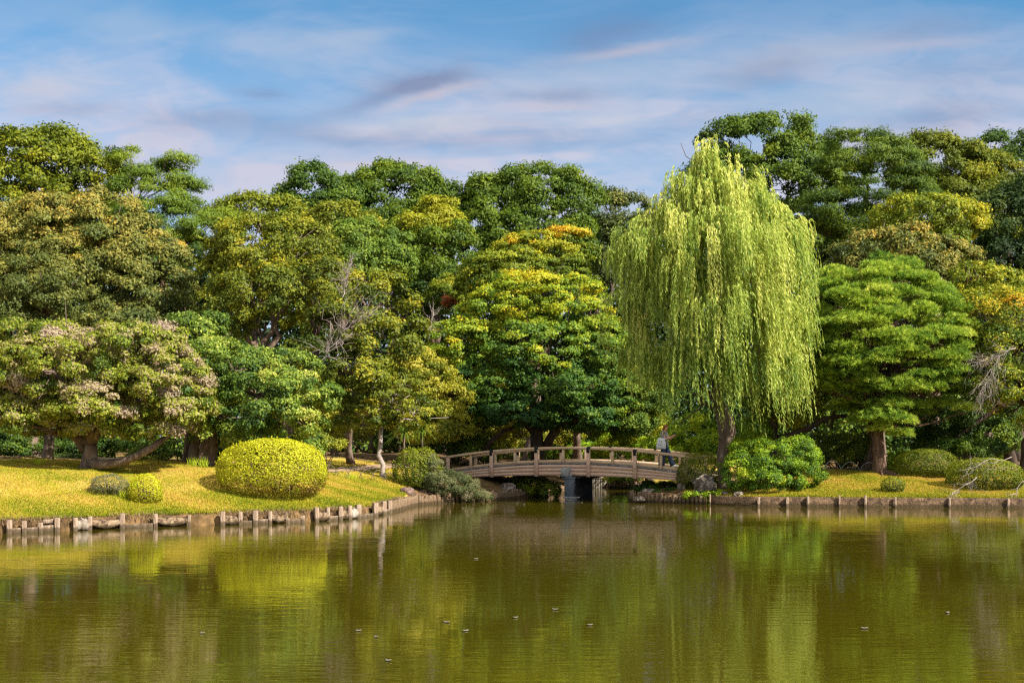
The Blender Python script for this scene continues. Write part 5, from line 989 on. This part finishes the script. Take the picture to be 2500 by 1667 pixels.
def wn(s, sxx, syy, det, dist, rot=0, off=(0, 0, 0)):
    mp = nd.new("ShaderNodeMapping"); mp.inputs["Scale"].default_value = (sxx, syy, 1); mp.inputs["Rotation"].default_value = (0, 0, rot); mp.inputs["Location"].default_value = off
    lk.new(cb.outputs[0], mp.inputs[0]); n = nd.new("ShaderNodeTexNoise"); n.inputs["Scale"].default_value = s; n.inputs["Detail"].default_value = det; n.inputs["Roughness"].default_value = .55; n.inputs["Distortion"].default_value = dist
    lk.new(mp.outputs[0], n.inputs["Vector"]); return n.outputs["Fac"]
nA = wn(3.4, 1, 3.0, 9, .9, -.12); nD = wn(16, 1, 3.0, 8, 1.2, -.15, (5, 2, 0)); nB = wn(9, 1, 2.6, 6, .8, -.1, (3, 1, 0)); nC = wn(4, 1, 3.2, 5, .6, .1, (9, 4, 0))
def sm(x, a, b): 
    n = nd.new("ShaderNodeMapRange"); n.interpolation_type = 'SMOOTHSTEP'; n.inputs[1].default_value = a; n.inputs[2].default_value = b; lk.new(x, n.inputs[0]); return n.outputs[0]
def mix(f, a, b):
    n = nd.new("ShaderNodeMixRGB")
    if isinstance(f, (int, float)): n.inputs[0].default_value = f
    else: lk.new(f, n.inputs[0])
    for i, k in ((1, a), (2, b)):
        if isinstance(k, tuple): n.inputs[i].default_value = (*k, 1)
        else: lk.new(k, n.inputs[i])
    return n.outputs[0]
def uvp(px, py): return (px-CX)/F, (HZ-py)/F
def blobmask(lst):
    tot = None
    for px, py, w_, h_, tilt, amp in lst:
        u0, v0 = uvp(px, py); du = M('SUBTRACT', u, u0); dv = M('SUBTRACT', v_, v0); dv = M('MULTIPLY_ADD', du, -tilt, dv)
        a = M('MULTIPLY', du, F/w_); b = M('MULTIPLY', dv, F/h_)
        wob = M('MULTIPLY_ADD', nB, 3.2, -1.6); b = M('ADD', b, wob)
        g = M('MULTIPLY', M('EXPONENT', M('MULTIPLY', M('ADD', M('MULTIPLY', a, a), M('MULTIPLY', b, b)), -1.0)), amp); tot = g if tot is None else M('ADD', tot, g)
    return tot
KS = 1.0
mul = nd.new("ShaderNodeMixRGB"); mul.blend_type = 'MULTIPLY'; mul.inputs[0].default_value = 1; lk.new(sk.outputs[0], mul.inputs[1]); mul.inputs[2].default_value = (.30, .55, .64, 1)
base = mul.outputs[0]
SKY_C1 = (2.7, 2.62, 3.1); SKY_C2 = (0.85, 1.05, 1.75); SKY_C3 = (2.75, 2.3, 2.5)
veil = M('MULTIPLY', M('MULTIPLY', sm(nA, .40, .60), .7), sm(v_, .44, .18), clamp=True); veil = M('MULTIPLY_ADD', sm(v_, .36, .20), .66, veil, clamp=True); veil = M('MULTIPLY', veil, M('MULTIPLY_ADD', sm(nD, .3, .62), .35, .7), clamp=True)
c1 = mix(M('MULTIPLY', veil, .85), base, SKY_C1)
dk = blobmask([(1030,200,120,34,.05,.9),(960,235,170,22,.25,.6),(1370,235,150,20,.02,.75),(1870,165,130,38,.20,.8),(1500,80,140,55,.25,.75),(640,226,60,14,-.05,.5),(2230,85,160,30,.15,.5),(2300,290,220,40,.1,.55),(170,265,120,22,0,.5),(500,300,180,35,.05,.45),(1150,340,330,30,0,.45),(2400,180,200,40,.1,.4),(750,330,200,40,0,.35),(1700,300,200,30,.1,.3)])
dk = M('MULTIPLY', dk, sm(nC, .25, .6), clamp=True)
c2 = mix(M('MULTIPLY', dk, .8), c1, SKY_C2)
pk = blobmask([(1050,238,140,14,.28,.8),(1350,262,120,12,0,.7),(1530,125,150,14,.15,.8),(2250,110,200,16,.1,.5),(110,215,120,24,0,.5),(950,395,220,30,0,.5),(1180,300,140,18,0,.5),(430,420,300,60,0,.5)])
c3 = mix(M('MULTIPLY', pk, .6, clamp=True), c2, SKY_C3)
br = blobmask([(1030,305,170,22,0,.8),(1480,290,110,16,0,.7),(1500,185,300,50,.08,.5),(330,60,200,50,-.1,.45),(120,200,140,40,0,.5),(700,110,160,50,0,.35),(2000,120,200,40,.1,.4),(2050,250,250,40,.05,.5),(880,90,90,30,.1,.4)])
c4 = mix(M('MULTIPLY', br, .75, clamp=True), c3, (2.5, 2.6, 2.95))
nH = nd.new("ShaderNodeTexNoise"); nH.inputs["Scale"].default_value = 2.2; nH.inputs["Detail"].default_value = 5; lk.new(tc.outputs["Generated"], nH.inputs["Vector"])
fill_cloud = M('ADD', sm(sx.outputs[2], .42, .75), sm(sx.outputs[1], .2, -.4), clamp=True)  # unseen brighter cloud overhead and behind the camera, added as fill light
c3 = mix(M('MULTIPLY', fill_cloud, sm(nH.outputs["Fac"], .30, .62)), c4, (4.6, 4.3, 4.0))
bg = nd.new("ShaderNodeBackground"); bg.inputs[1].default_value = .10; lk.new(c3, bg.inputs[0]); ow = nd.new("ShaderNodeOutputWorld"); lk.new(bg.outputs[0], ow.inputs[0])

vs = sc.view_settings; vs.view_transform = 'Standard'; vs.look = 'None'; vs.exposure = 1.3; vs.gamma = 1
cy = sc.cycles; cy.use_denoising = False; cy.pixel_filter_type = 'BLACKMAN_HARRIS'; cy.filter_width = 1.3; cy.max_bounces = 6; cy.diffuse_bounces = 3; cy.glossy_bounces = 2; cy.transmission_bounces = 3; cy.transparent_max_bounces = 4; cy.caustics_reflective = False; cy.caustics_refractive = False; cy.sample_clamp_indirect = 4
